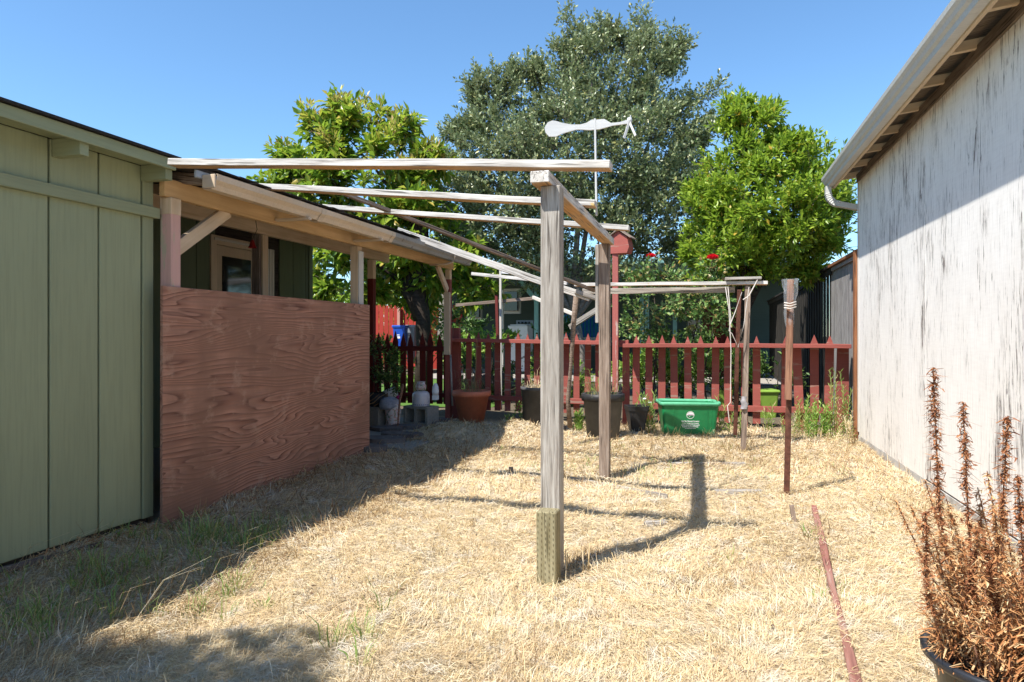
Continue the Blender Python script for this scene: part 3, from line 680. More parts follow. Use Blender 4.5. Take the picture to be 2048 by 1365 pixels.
# birdhouse on a red post
bd = 8.95
bh = thing('birdhouse', 'small red wooden birdhouse on a tall red post behind the pergola', 'birdhouse', W(1231, 850, bd))
p0 = W(1231, 850, bd); p1 = W(1231, 508, bd); p0.z = 0
bar('post', p0, p1, .075, .07, paint('pinkish_red_post_paint', (.33, .10, .085), (.4, .3, .27), .40, .7), bh)
c = W(1242, 490, bd); RB = REDP
Mb = Matrix.Translation(c) @ Matrix.Rotation(math.atan2(SA, CA)-.5, 4, 'Z')
prism('body', [(-.13, -.12), (.11, -.12), (.14, -.04), (.11, .09), (-.01, .17), (-.13, .09)], .18, Mb, RB, bh)
bar('roof_board', Mb @ Vector((-.16, 0, .085)), Mb @ Vector((.0, 0, .19)), .25, .015, BRNW, bh); bar('roof_board', Mb @ Vector((.0, 0, .19)), Mb @ Vector((.17, 0, .07)), .25, .015, BRNW, bh)

# ------------------------------------------------------------ side fence (right, behind)
sf = thing('side_fence', 'tall weathered grey plank fence running back from the white building', 'fence', (1.70, 8.7, 0))
LG = wood('light_grey_fence_wood', (.40, .38, .36), (.28, .26, .25), (.15, .13, .125)); DG = wood('tree_shaded_dark_fence_wood', (.052, .045, .038), (.034, .03, .025), (.016, .014, .012))  # DG: darker boards, with tree shade over the far stretch put into the colour
OR = wood('orange_stained_wood', (.34, .15, .07), (.24, .10, .045), (.14, .06, .03))
bar('post', (1.66, 8.60, 0), (1.66, 8.60, 2.17), .10, .09, OR, sf)
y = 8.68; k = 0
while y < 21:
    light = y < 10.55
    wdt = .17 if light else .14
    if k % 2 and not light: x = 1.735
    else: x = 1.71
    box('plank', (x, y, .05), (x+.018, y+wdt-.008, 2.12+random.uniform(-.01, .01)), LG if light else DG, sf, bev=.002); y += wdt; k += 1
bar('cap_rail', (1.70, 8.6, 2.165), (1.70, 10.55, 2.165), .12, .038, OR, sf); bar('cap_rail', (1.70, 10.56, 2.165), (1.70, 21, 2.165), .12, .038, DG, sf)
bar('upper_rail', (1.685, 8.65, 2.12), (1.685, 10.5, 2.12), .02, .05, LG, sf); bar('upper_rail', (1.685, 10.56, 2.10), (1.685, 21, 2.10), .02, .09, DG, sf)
tube('utility_wire', [W(1500, 492, 60), W(1620, 503, 60), W(1760, 500, 60)], .03, BLACK, n=5, label='thin black utility wire beyond the side fence', category='wire')
tube('utility_wire', [W(1500, 485, 62), W(1620, 498, 62), W(1760, 492, 62)], .02, BLACK, n=5, label='upper thin utility wire between the citrus tree and the white building', category='wire')

# ------------------------------------------------------------ trees
RGT = np.array([CA, SA, 0]); FWD = np.array([-SA, CA, 0]); UP = np.array([0, 0, 1.0])
def crown_sprigs(blobs, n, sl, nl, seed=0, upb=.5, shell=.45, gap=.0, sc=1.0):
    """blobs: (px,py,D,rx_px,ry_px[,weight]); gives leaf positions and directions along short sprigs pointing out of the crown"""
    r = np.random.default_rng(seed); vol = np.array([b[3]*b[4]*(b[5] if len(b) > 5 else 1) for b in blobs], float); vol /= vol.sum()
    P = []; Dd = []; tw = []
    for b, v in zip(blobs, vol):
        m = int(n*v); c = np.array(W(b[0], b[1], b[2])); rx, ry = sc*b[3]*b[2]/F, sc*b[4]*b[2]/F
        u = norm(r.normal(0, 1, (m, 3))); rad = shell+(1-shell)*r.random(m)**.6; rad *= 1+.08*r.normal(0, 1, m)
        if m > 60:      # gather most sprigs round branch ends, so that tufts and dark gaps appear
            K = max(5, m//26); uc = norm(r.normal(0, 1, (K, 3))); rc = .55+.60*r.random(K); idx = r.integers(0, K, m); pc_ = uc[idx]*rc[idx][:, None]+r.normal(0, .12, (m, 3))*[1, 1, .8]
            f = r.random(m) < .82; full = np.where(f[:, None], pc_, u*(rad*.9)[:, None]); rad = np.linalg.norm(full, axis=1); u = full/rad[:, None]
        # clumps: radius modulated by lumpy noise, so that light and dark masses and holes appear
        lump = np.sin(u[:, 0]*7+c[0]*3)*np.sin(u[:, 2]*6+c[1])+.6*np.sin(u[:, 0]*13+u[:, 2]*11+c[2])
        rad *= 1+.10*lump; keep = (lump > -1.25+gap) | (rad < .8); u, rad = u[keep], rad[keep]
        off = u*rad[:, None]
        p = c+off[:, :1]*rx*RGT+off[:, 1:2]*min(rx, ry*1.2)*FWD+off[:, 2:]*ry*UP
        o = norm(u[:, :1]*RGT+u[:, 1:2]*FWD+u[:, 2:]*UP+UP*upb+r.normal(0, .45, (len(p), 3)))
        k = len(p); L = sl*(.6+.8*r.random(k))
        tt = (np.arange(nl)+.5)/nl
        for t in tt:
            q = p+o*(L*t)[:, None]; side = norm(np.cross(o, r.normal(0, 1, (k, 3))))
            P.append(q); Dd.append(norm(o*(.35+.7*t)+side*(1.05-.5*t)))
        tw.append((p, o, L))
    return np.concatenate(P), np.concatenate(Dd), tw
def twigs(name, tw, every, mat, parent, rad=.004):
    V = []; Fc = []
    for p, o, L in tw:
        p, o, L = p[::every], o[::every], L[::every]; s = norm(np.cross(o, [0, 0, 1.0]))*rad; u = norm(np.cross(o, s))*rad
        a = p-o*(L*.9)[:, None]; b = p+o*(L*.9)[:, None]
        V.append(np.stack([a+s, a-s*.5+u, a-s*.5-u, b], 1).reshape(-1, 3))
    V = np.concatenate(V); i = np.arange(len(V)//4)[:, None]*4
    return place(name, npmesh(name, V, np.concatenate([i+[0, 1, 3], i+[1, 2, 3], i+[2, 0, 3]], 0)), None, parent, mat, kind='stuff')
def spike(px0, py0, px1, py1, D, wpx, n, nl=1):
    """elongated blobs along a line: shoots that stick out of the crown"""
    return [(px0+(px1-px0)*t, py0+(py1-py0)*t, D, wpx*(1.15-.55*t), wpx*(1.15-.55*t), 3.0) for t in np.linspace(0, 1, n)]
def branchy(name, base, tips, r0, mat, parent, n=8, seed=0):
    rr = random.Random(seed); out = []
    for i, tp in enumerate(tips):
        a = Vector(base); b = Vector(tp); L = (b-a).length; m = a.lerp(b, .5)+Vector((rr.uniform(-.12, .12), rr.uniform(-.12, .12), rr.uniform(0, .1)))*L*.5
        pts = []
        for q in range(9):
            t = q/8; pts.append(a*(1-t)**2+m*2*t*(1-t)+b*t*t+Vector((rr.gauss(0, .012), rr.gauss(0, .012), 0))*L*.5)
        tube(name, pts, [r0*(1-.8*q/8) for q in range(9)], mat, parent, n=n)
# --- grey-green tree
FEI = leafmat('grey_green_leaf', [(0, (.06, .11, .03)), (.3, (.13, .18, .06)), (.6, (.21, .25, .105)), (.86, (.30, .33, .18)), (1, (.34, .31, .09))], .38, .2, .5, back=(.24, .29, .15))
Dc = 13.0
tc = thing('feijoa_tree', 'tall grey green tree with small leaves standing in the centre behind the pergola', 'tree', W(1165, 796, Dc))
bl = [(1180, 330, Dc, 200, 150), (1060, 330, Dc, 145, 130), (1290, 300, Dc, 120, 130), (1180, 220, Dc, 150, 100), (1000, 250, Dc, 75, 70), (1240, 150, Dc, 80, 75), (1120, 180, Dc, 70, 60),
      (1330, 430, Dc, 120, 120), (1400, 380, Dc, 50, 60), (930, 470, Dc, 70, 60), (1000, 520, Dc, 80, 50), (1010, 440, Dc, 135, 90), (1180, 470, Dc, 160, 100), (930, 300, Dc, 40, 45), (1330, 170, Dc, 50, 55), (1000, 195, Dc, 60, 40), (1370, 260, Dc, 50, 60), (940, 400, Dc, 60, 80), (1080, 540, Dc, 90, 50), (1290, 530, Dc, 90, 60)]
for s_ in [(1145, 140, 1132, 22, 12), (1275, 110, 1280, 30, 11), (1205, 90, 1200, 45, 11), (1240, 90, 1222, 55, 11), (1330, 130, 1370, 90, 14), (1350, 230, 1440, 175, 12), (1290, 100, 1300, 55, 10), (1180, 100, 1160, 60, 12),
           (1000, 200, 990, 140, 11), (960, 210, 938, 175, 12), (1060, 160, 1058, 125, 10), (950, 260, 893, 270, 16), (1370, 300, 1425, 260, 14), (1340, 110, 1362, 88, 8), (1130, 110, 1108, 92, 8), (1400, 280, 1420, 230, 9), (1080, 170, 1072, 130, 9), (1030, 165, 1020, 135, 9), (1310, 150, 1340, 60, 10)]:
    bl += spike(*s_[:4], Dc, s_[4], 6)
P, Dd, tw = crown_sprigs(bl, 13500, .22, 8, 5, .75, .35, .35, .94)
V, Fc = leaves(P, Dd, .080*(.7+.6*rng.random(len(P))), .044, cup=.1, jit=.8)
leafobj('foliage', V, Fc, FEI, tc, kind='stuff'); twigs('twigs', tw, 3, BARK, tc, .004)
tb = W(1165, 796, Dc); tb.z = 0; fk = W(1150, 640, Dc)
tube('trunk', [tb, tb.lerp(fk, .5)+Vector((.05, 0, 0)), fk], [.14, .11, .09], PBARK, tc, n=10)
branchy('limb', fk, [W(1195, 80, Dc), W(1060, 200, Dc), (W(1330, 200, Dc)), W(960, 320, Dc), W(1380, 330, Dc), W(1250, 120, Dc), W(1120, 130, Dc), W(1030, 250, Dc-.5)], .06, PBARK, tc, seed=4)
# --- bright citrus tree
CIT = leafmat('bright_citrus_leaf', [(0, (.07, .13, .012)), (.3, (.15, .24, .02)), (.65, (.26, .37, .035)), (.92, (.38, .47, .06)), (1, (.58, .36, .05))], .38, .34, .45)
Dr = 10.6
tr = thing('citrus_tree', 'bright yellow green citrus tree on the right beside the side fence', 'tree', W(1500, 825, Dr))
bl = [(1545, 400, Dr, 138, 122), (1490, 330, Dr, 80, 80), (1500, 250, Dr, 48, 55), (1560, 310, Dr, 60, 60), (1620, 390, Dr, 62, 80), (1450, 440, Dr, 75, 80), (1560, 480, Dr, 105, 70), (1480, 520, Dr, 90, 60), (1648, 440, Dr, 44, 60), (1590, 430, Dr-.6, 50, 50), (1500, 400, Dr-.7, 50, 45), (1540, 330, Dr-.5, 40, 40), (1450, 480, Dr-.5, 45, 40), (1600, 500, Dr, 60, 45), (1440, 520, Dr+.3, 70, 60),
      (1420, 380, Dr, 40, 50), (1530, 225, Dr, 26, 26), (1460, 220, Dr, 20, 32)]
for s_ in [(1460, 250, 1455, 200, 9), (1500, 220, 1480, 195, 9), (1530, 220, 1550, 208, 9), (1600, 330, 1602, 268, 10), (1640, 370, 1670, 330, 10), (1650, 440, 1688, 440, 10), (1650, 400, 1700, 375, 8), (1660, 480, 1682, 468, 9), (1600, 530, 1620, 528, 9), (1570, 280, 1560, 262, 9)]:
    bl += spike(*s_[:4], Dr, s_[4], 5)
bl = [(b[0], b[1]+14)+tuple(b[2:]) for b in bl]
P, Dd, tw = crown_sprigs(bl, 5400, .17, 8, 8, .9, .45, .45, .90)
V, Fc = leaves(P, Dd, .10*(.7+.6*rng.random(len(P))), .042, cup=.2, jit=.5)
leafobj('foliage', V, Fc, CIT, tr, kind='stuff'); twigs('twigs', tw, 4, BARK, tr, .004)
tb = W(1500, 825, Dr); tb.z = 0; fk = W(1485, 640, Dr)
tube('trunk', [tb, fk], [.11, .08], BARK, tr, n=10)
branchy('limb', fk, [W(1490, 260, Dr), W(1600, 400, Dr), W(1430, 450, Dr), W(1560, 350, Dr)], .05, BARK, tr, seed=9)
# --- large-leaved tree at left
LOQ = leafmat('large_glossy_leaf', [(0, (.05, .12, .012)), (.35, (.11, .20, .02)), (.7, (.22, .30, .03)), (.88, (.38, .38, .04)), (1, (.55, .38, .10))], .33, .35, .5)
LOY = leafmat('young_yellow_leaf', [(0, (.30, .38, .05)), (.5, (.50, .44, .08)), (.8, (.55, .36, .16)), (1, (.40, .20, .10))], .4, .35, .4)
Dl = 12.0
tl = thing('large_leaf_tree', 'tree with large glossy green leaves and yellow young shoots behind the patio cover', 'tree', W(845, 805, Dl))
bl = [(720, 340, Dl, 130, 95), (700, 260, Dl, 75, 60), (785, 325, Dl, 75, 65), (620, 370, Dl, 85, 60), (850, 400, Dl, 62, 70), (740, 440, Dl, 160, 80), (680, 530, Dl, 70, 80), (860, 500, Dl, 100, 80), (770, 545, Dl+.4, 120, 55), (940, 560, Dl, 55, 60), (700, 600, Dl, 80, 35), (840, 600, Dl+.6, 60, 40), (790, 590, Dl+.3, 50, 40)]
for s_ in [(690, 240, 675, 200, 16), (640, 260, 615, 222, 14), (760, 240, 755, 215, 8), (800, 250, 822, 242, 14), (590, 340, 560, 300, 18), (850, 310, 885, 318, 18), (560, 370, 535, 350, 14), (950, 580, 985, 590, 12)]:
    bl += spike(*s_[:4], Dl, s_[4], 4)
bl = [(b[0], b[1]+(14 if b[1] < 450 else -12))+tuple(b[2:]) for b in bl]
P, Dd, tw = crown_sprigs(bl, 2000, .2, 7, 12, .6, .42, .3, .90)
V, Fc = leaves(P, Dd-.25*UP, .20*(.65+.6*rng.random(len(P))), .082, cup=.22, jit=.45)
leafobj('foliage', V, Fc, LOQ, tl, kind='stuff'); twigs('twigs', tw, 2, BARK, tl, .006)
top = [b for b in bl if b[1] < 345]
P, Dd, tw = crown_sprigs(top, 330, .1, 5, 15, 1.3, .95, 0, .88)
P += .12*UP+.05*Dd; V, Fc = leaves(P, Dd+.3*UP, .13, .045, cup=.2); leafobj('young_leaves', V, Fc, LOY, tl, kind='stuff')
tb = W(845, 805, Dl); tb.z = 0
tube('trunk', [tb, W(848, 700, Dl), W(846, 640, Dl), W(838, 600, Dl), W(832, 560, Dl), W(845, 500, Dl), W(848, 430, Dl)], [.17, .14, .13, .16, .12, .13, .06], BARK, tl, n=12)
tube('limb', [W(838, 605, Dl), W(815, 590, Dl), W(800, 560, Dl), W(775, 540, Dl), W(745, 522, Dl), W(700, 480, Dl)], [.12, .09, .07, .06, .05, .03], BARK, tl, n=10)
tube('limb', [W(838, 640, Dl), W(822, 600, Dl), W(818, 540, Dl), W(800, 470, Dl)], [.1, .09, .06, .03], BARK, tl, n=10)
branchy('limb', W(845, 480, Dl), [W(700, 280, Dl), W(800, 270, Dl), W(880, 400, Dl)], .05, BARK, tl, seed=2)
# --- pale trunk beyond
pt = thing('pale_tree', 'pale grey leaning tree trunk far behind the left part of the picket fence', 'tree', W(885, 740, 17))
tube('trunk', [W(890, 750, 17), W(886, 680, 17), W(893, 620, 17), W(884, 570, 17), W(895, 500, 17)], [.16, .15, .17, .15, .10], PBARK, pt, n=10)
P, Dd, tw = crown_sprigs([(900, 480, 17, 60, 40), (870, 560, 17, 40, 40), (990, 520, 17, 60, 30)], 260, .3, 6, 22); V, Fc = leaves(P, Dd, .14, .06); leafobj('foliage', V, Fc, LOQ, pt, kind='stuff')
# --- low shrubs behind the fence, shade tree over the yard's end
SHR = leafmat('dark_shrub_leaf', [(0, (.03, .075, .018)), (.6, (.085, .16, .04)), (1, (.22, .32, .08))], .5, .25)
LGR = leafmat('fresh_green_leaf', [(0, (.12, .26, .04)), (.6, (.22, .38, .07)), (1, (.40, .48, .14))], .5, .35)
def shrub(label, blobs, n, sl, L, wd, mat, seed, cat='shrub', **k):
    P, Dd, tw = crown_sprigs(blobs, n, sl, 6, seed, .8, .3, .1); P[:, 2] = np.maximum(P[:, 2], .02)
    c = W(*blobs[0][:3]); o = thing('shrub', label, cat, (c.x, c.y, 0), **k)
    V, Fc = leaves(P, Dd, L*(.7+.6*rng.random(len(P))), wd); leafobj('foliage', V, Fc, mat, o, kind='stuff'); twigs('stems', tw, 4, BARK, o, .004)
    tubes('main_stems', [([Vector((c.x, c.y, 0))+Vector((random.gauss(0, .05), random.gauss(0, .05), 0)), W(b[0]+random.gauss(0, 4), b[1]-b[4]*.3, b[2])], [.012, .005]) for b in blobs for _ in range(2)], BARK, o, kind='stuff')
    return o
shrub('dark low shrub behind the middle picket fence section', [(950, 760, 12.3, 60, 50), (1110, 765, 11.5, 60, 45), (1030, 770, 12.5, 50, 35)], 500, .15, .07, .035, SHR, 31)
shrub('small dark shrub hanging over the shaded left picket fence beside the plywood', [(765, 730, 9.0, 28, 32), (780, 760, 9.0, 22, 30), (752, 700, 9.0, 14, 14)], 260, .1, .05, .02, SHR, 32)
shrub('leafy shrub with sunlit leaves behind the left picket fence', [(815, 745, 12.4, 45, 40), (885, 700, 13, 26, 45), (760, 700, 13, 20, 22)], 330, .16, .08, .05, LGR, 33)
shrub('dark shrub between citrus tree and right picket fence', [(1560, 740, 10.3, 36, 50), (1450, 720, 10.8, 60, 50), (1380, 760, 10.6, 70, 40), (1300, 760, 11, 60, 40)], 620, .16, .07, .035, SHR, 34)
shrub('dark shrub in front of the far green house', [(930, 640, 15, 40, 40), (1110, 690, 14.5, 45, 40), (900, 640, 14, 20, 40)], 300, .18, .1, .05, SHR, 35)
shrub('sunlit fresh green shrub behind the right picket fence near the pale porch posts', [(1310, 730, 10.2, 40, 36), (1260, 745, 10.2, 24, 26)], 260, .14, .07, .045, LGR, 36)
shrub('sunlit fresh green shrub left of the washing machine behind the middle fence', [(1085, 740, 11.8, 36, 34), (1140, 750, 11.2, 40, 30)], 260, .14, .07, .045, LGR, 37)
shrub('small sunlit yellow green shrub behind the pickets left of the lime green bin', [(1480, 740, 10.0, 22, 36), (1400, 735, 10.1, 40, 30)], 240, .14, .07, .045, LGR, 38)
shrub('small green shrub behind the middle picket fence beside the boulders', [(985, 690, 12.0, 40, 28), (925, 700, 11.6, 26, 30)], 240, .14, .07, .045, LGR, 39)
# --- rose bush with two red roses
RSL = leafmat('rose_leaf', [(0, (.07, .16, .04)), (.5, (.15, .27, .07)), (.8, (.30, .38, .13)), (1, (.42, .24, .10))], .4, .3, .45)
Dq = 9.6
rosb = thing('rose_bush', 'sparse rose bush with two red roses rising behind the right picket fence', 'rose bush', W(1380, 850, Dq))
bl = [(1330, 600, Dq, 60, 36), (1400, 640, Dq, 60, 34), (1290, 640, Dq, 40, 40), (1420, 590, Dq, 50, 28), (1260, 660, Dq, 26, 26), (1350, 560, Dq, 80, 20), (1300, 540, Dq, 22, 22), (1440, 640, Dq, 30, 26), (1425, 540, Dq, 26, 20), (1350, 690, Dq, 60, 24), (1270, 580, Dq, 30, 24)]
P, Dd, tw = crown_sprigs(bl, 430, .14, 7, 41, .3, .25, .3); V, Fc = leaves(P, Dd, .068*(.7+.6*rng.random(len(P))), .042, cup=.2, jit=.5)
leafobj('foliage', V, Fc, RSL, rosb, kind='stuff'); twigs('twigs', tw, 1, wood('green_stem', (.2, .25, .1), (.14, .18, .07), (.07, .08, .04)), rosb, .004)
for i, (a, b) in enumerate([(1302, 516), (1425, 520), (1260, 620), (1440, 600), (1350, 560)]):
    s0 = W(1340+30*i-40, 850, Dq); s0.z = 0; s1 = W(a, b, Dq); tube('cane', [s0, s0.lerp(s1, .5)+Vector((random.uniform(-.15, .15), 0, 0)), s1], [.012, .009, .005], BARK, rosb, n=6)
for i, (a, b, s) in enumerate([(1302, 513, .078), (1425, 517, .095)]):
    c = np.array(W(a, b, Dq-.12)); P = []; Dd = []; LL = []
    for ring, (m, tilt, l) in enumerate([(5, .15, .7), (7, .5, .95), (9, .95, 1.1), (9, 1.5, 1.05)]):
        for q in range(m):
            an = 6.283*q/m+ring*.5; P.append(c-UP*.02); Dd.append(RGT*math.cos(an)*tilt+FWD*(math.sin(an)*tilt-.35)+UP*(1-.35*tilt)); LL.append(s*l)
    V, Fc = leaves(np.array(P), np.array(Dd), np.array(LL), np.array(LL)*1.1, cup=.35, jit=.3); leafobj('rose_flower', V, Fc, ROSE, rosb)
# --- off-camera shade tree that throws the blurred shade into the near left corner
st = thing('shade_tree', 'leafy tree behind the camera whose shade falls on the near left straw', 'tree', (-4.1, -1.5, 0))
tube('trunk', [(-4.1, -1.5, 0), (-4.0, -1.4, 2), (-4.1, -1.4, 4)], [.15, .12, .08], BARK, st)
c0 = np.array([-3.68, -1.5, 4.5]); r_ = np.random.default_rng(3); u = norm(r_.normal(0, 1, (9000, 3)))*(r_.random((9000, 1))**.4)*np.array([1.25, 1.1, .9])
V, Fc = leaves(c0+u*(1+.12*np.sin(u[:, :1]*6)), r_.normal(0, 1, (9000, 3)), .12, .06); leafobj('foliage', V, Fc, SHR, st, kind='stuff')

# ------------------------------------------------------------ far background
gh2 = thing('far_green_house', 'dark green house with a white framed window far behind the picket fence', 'house', (-3, 23, 0))
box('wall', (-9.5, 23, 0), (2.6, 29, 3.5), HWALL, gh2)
box('porch_roof', (-10, 18.0, 3.05), (2.9, 22.98, 3.2), TEALW, gh2); box('roof', (-10, 22.99, 3.52), (3, 29.5, 3.7), ROOF, gh2)
Df = 21.6
def farbox(name, pxa, pya, pxb, pyb, D, th, mat, parent, **k):
    a = W(pxa, pya, D); b = W(pxb, pyb, D); m = (a+b)/2; wd_ = abs(pxb-pxa)*D/F; hh = abs(pya-pyb)*D/F
    me = boxmesh(wd_, th, hh, .004, name=name); return place(name, me, Matrix.Translation(m) @ Matrix.Rotation(math.atan2(SA, CA)*k.pop('yaw', 0), 4, 'Z'), parent, mat, **k)
wn = farbox('window', 1003, 578, 1042, 628, 22.9, .12, OFFW, gh2); farbox('pane', 1009, 584, 1036, 622, 22.75, .16, GLASS, wn)
wn = farbox('window', 930, 600, 965, 640, 23.3, .12, OFFW, gh2); farbox('pane', 935, 605, 960, 635, 23.15, .16, GLASS, wn)
for px in (1003, 1073, 1150, 1284, 1294, 1350): farbox('porch_post', px-4, 570, px+4, 790, 20.3, .12, TEALW if px != 1003 else OFFW, gh2)
bar('porch_brace', W(1040, 562, 20), W(1073, 602, 20), .1, .12, TEALW, gh2)
farbox('pale_panel', 1376, 640, 1402, 690, 20.5, .05, OFFW, gh2)
ws = thing('washing_machine', 'white washing machine standing on the far porch', 'washing machine', W(1041, 740, 21))
farbox('body', 1021, 652, 1061, 742, 21, .65, WHT, ws); farbox('control_panel', 1033, 641, 1067, 653, 21.3, .12, BINGR, ws); farbox('lid', 1024, 649.5, 1058, 651.8, 20.95, .5, WHT, ws)
for i in range(4): farbox('dial', 1036+i*7, 644, 1039+i*7, 648, 21.2, .06, BLACK, ws)
fr2 = thing('trellis_frame', 'thin weathered rails of a trellis frame behind the middle fence section', 'trellis', W(1000, 820, 11))
bar('rail', W(944, 548, 10.8), W(1135, 567, 10.0), .05, .05, RAFT, fr2); bar('rail', W(912, 611, 11.2), W(1072, 597, 11), .05, .05, BRNW, fr2); bar('rail', W(1066, 595, 11), W(1150, 630, 10), .04, .05, OFFW, fr2)
bar('upright', W(1002, 820, 11), W(1001, 535, 11), .035, .035, OFFW, fr2); bar('upright', W(1000, 820, 10.6), W(993, 590, 10.8), .045, .045, DREDP, fr2)
bar('rail', W(1005, 545, 10.9), W(1030, 547, 10.5), .04, .04, WHT, fr2)
bar('broom_handle', W(1140, 655, 12), W(1210, 610, 11.6), .07, .09, GREYW, label='slanted grey board leaning behind the near pergola post', category='board')
tm = thing('mesh_panel', 'teal mesh panel over a pale raised bed behind the middle fence', 'panel', W(1165, 700, 15))
for i in range(14): farbox('mesh_wire', 1124+i*7, 628, 1126+i*7, 675, 14.98, .012, BLUE, tm)
farbox('mesh_sheet', 1122, 630, 1222, 674, 15.05, .01, TEAL, tm); farbox('bed_board', 1122, 675, 1222, 692, 15, .06, OFFW, tm)
def rfence(name, label, pa, pb, Da, Db, zt, step, mat, group=None):
    a = W(pa, 700, Da); b = W(pb, 700, Db); a.z = b.z = 0; n = int((b-a).length/step); o = thing(name, label, 'fence', a)
    me = boxmesh(zt, step-.012, .02, .002, name='plank'); rrr = random.Random(1)
    for i in range(n):
        p = a.lerp(b, (i+.5)/n); M = frame(p, p+Vector((0, 0, 1)), (b-a).normalized().cross(Vector((0, 0, 1)))); M = Matrix.Translation((0, 0, zt/2-.5+rrr.uniform(-.02, .02))) @ M
        place('plank', me, M, o, mat)
    return o
f1 = rfence('red_board_fence', 'sunlit bright red board fence far behind the left picket fence', 640, 925, 24, 24, 2.25, .17, FREDP)
farbox('post', 795, 612, 801, 720, 23.9, .09, paint('pinkish_post', (.5, .25, .2)), f1)
rfence('dark_red_gate', 'dark red board gate seen past the rose bush', 1405, 1475, 19, 19.6, 2.0, .16, DREDP)
ob = thing('orange_board', 'orange board leaning against the far red fence', 'board', W(866, 700, 22))
o_ = W(866, 645, 22); prism('sheet', [((a-866)*22/F, (645-b)*22/F) for a, b in [(860, 643), (875, 643), (881, 656), (867, 671)]], .03, Matrix.Translation(o_) @ Matrix.Rotation(math.atan2(SA, CA), 4, 'Z'), ORNG, ob)
farbox('upper_sheet', 853, 612, 882, 635, 22.6, .03, ORNG, ob)
farbox('batten', 853, 635, 882, 640, 22.6, .06, DREDP, ob)
def wheelie(px0, px1, py0, mat, label, D):
    o = thing('wheelie_bin', label, 'bin', W((px0+px1)/2, 760, D)); c = W((px0+px1)/2, py0, D); w_ = (px1-px0)*D/F; H = 1.15
    V = []; z1 = c.z-.09
    for z, s in ((z1-H, .72), (z1, 1.0)):
        for sx, sy in ((-1, -1), (1, -1), (1, 1), (-1, 1)): V.append((sx*w_*.42*s, sy*w_*.5*s, z-c.z))
    place('body', pymesh('body', V, [(3, 2, 1, 0), (4, 5, 6, 7), (0, 1, 5, 4), (1, 2, 6, 5), (2, 3, 7, 6), (3, 0, 4, 7)]), Matrix.Translation(c) @ Matrix.Rotation(.2, 4, 'Z'), o, mat)
    me = boxmesh(w_*1.0, w_*1.1, .09, .02, name='lid'); place('lid', me, Matrix.Translation(c+Vector((0, 0, -.045))) @ Matrix.Rotation(.2, 4, 'Z'), o, mat)
    for hz, ww in ((.36, .2), (.46, .26)): place('marking', boxmesh(w_*ww, .004, .07, 0, name='marking'), Matrix.Translation(c) @ Matrix.Rotation(.2, 4, 'Z') @ Matrix.Translation((-.02, -w_*.47, -hz+.07)), o, PRINT)
    return o
wheelie(787, 815, 651, BLUE, 'blue wheeled bin in front of the far red fence', 22); wheelie(812, 833, 650.5, BINGR, 'grey wheeled bin beside the blue bin by the far red fence', 22.5)
for (a, b, s, lab) in [(955, 745, .35, 'leftmost grey boulder seen between pickets of the middle fence section'), (985, 735, .4, 'grey boulder seen just right of the leftmost boulder behind the middle fence'), (1010, 760, .36, 'low grey boulder behind the middle fence nearest the black tub'), (1225, 790, .2, 'small stone behind the pickets beside the red post')]:
    D = 12.5; c = W(a, b, D); bm = bmesh.new(); bmesh.ops.create_icosphere(bm, subdivisions=3, radius=s*.6)
    for v in bm.verts: q = v.co; v.co = Vector((q.x*1.3, q.y, q.z*.75))*(1+.15*math.sin(q.x*14+a)+.12*math.sin(q.z*17+q.y*9))
    me = bpy.data.meshes.new('boulder'); bm.to_mesh(me); bm.free(); c.z = max(c.z*.6, .1); place('boulder', me, Matrix.Translation(c), None, STONE, label=lab, category='rock')
place('lawn', npmesh('lawn', np.array([(-7.5, 10.5, .012), (-3.4, 10.5, .012), (-3.4, 17, .012), (-7.5, 17, .012)], float), np.array([[0, 1, 2, 3]])), None, None, plain('lawn_green', (.10, .20, .03), .9, scale=80, var=.5), kind='structure')
place('gravel_path', npmesh('gravel_path', np.array([(-8, 17.2, .016), (2, 17.2, .016), (2, 22.5, .016), (-8, 22.5, .016)], float), np.array([[0, 1, 2, 3]])), None, None, plain('pale_gravel', (.42, .38, .33), .95, scale=90, var=.5), kind='structure')
# far hedge closing the view
hd = thing('far_hedge', 'far line of trees beyond the red fence', 'trees', (-10, 32, 0)); hd['kind'] = 'stuff'
P, Dd, tw = crown_sprigs([(700, 640, 30, 150, 60), (850, 650, 31, 150, 70), (560, 640, 29, 120, 60)], 2200, .5, 5, 51); V, Fc = leaves(P, Dd, .3, .16); leafobj('foliage', V, Fc, CIT, hd, kind='stuff')

# ------------------------------------------------------------ pots, bins and small things by the fence
def soil(parent, c, r): lathe('soil', [(r, 0), (0, .01)], c, ROOF, parent, n=20)
D = 9.15; c = W(943, 838, D); c.z = .02
tp = thing('terracotta_pot', 'large terracotta coloured plastic pot with dry grass beside the patio corner', 'pot', c); r = .262
lathe('pot', [(.16, 0), (.235, .36), (r-.012, .36), (r, .375), (r, .43), (r-.02, .435), (r-.025, .40), (.2, .38)], c, TERRA, tp); soil(tp, c+Vector((0, 0, .39)), .24)
def potgrass(parent, c, n, L, mat, name='dry_grass', spread=.12, wd=.004):
    a = rng.random(n)*6.28; rr = spread*rng.random(n)**.5; P = np.stack([c.x+rr*np.cos(a), c.y+rr*np.sin(a), np.full(n, c.z)], 1)
    b = a+rng.normal(0, .7, n); l = L*(.4+.7*rng.random(n)); V, Fc = ribbons(P, np.stack([np.cos(b), np.sin(b), 0*b], 1), l*.5, np.full(n, wd), l*rng.uniform(.1, 1, n), l*.35); leafobj(name, V, Fc, mat, parent, kind='stuff')
potgrass(tp, c+Vector((0, 0, .40)), 60, .38, BSTRAW); potgrass(tp, c+Vector((0, 0, .40)), 25, .4, GGRASS, 'green_blades')
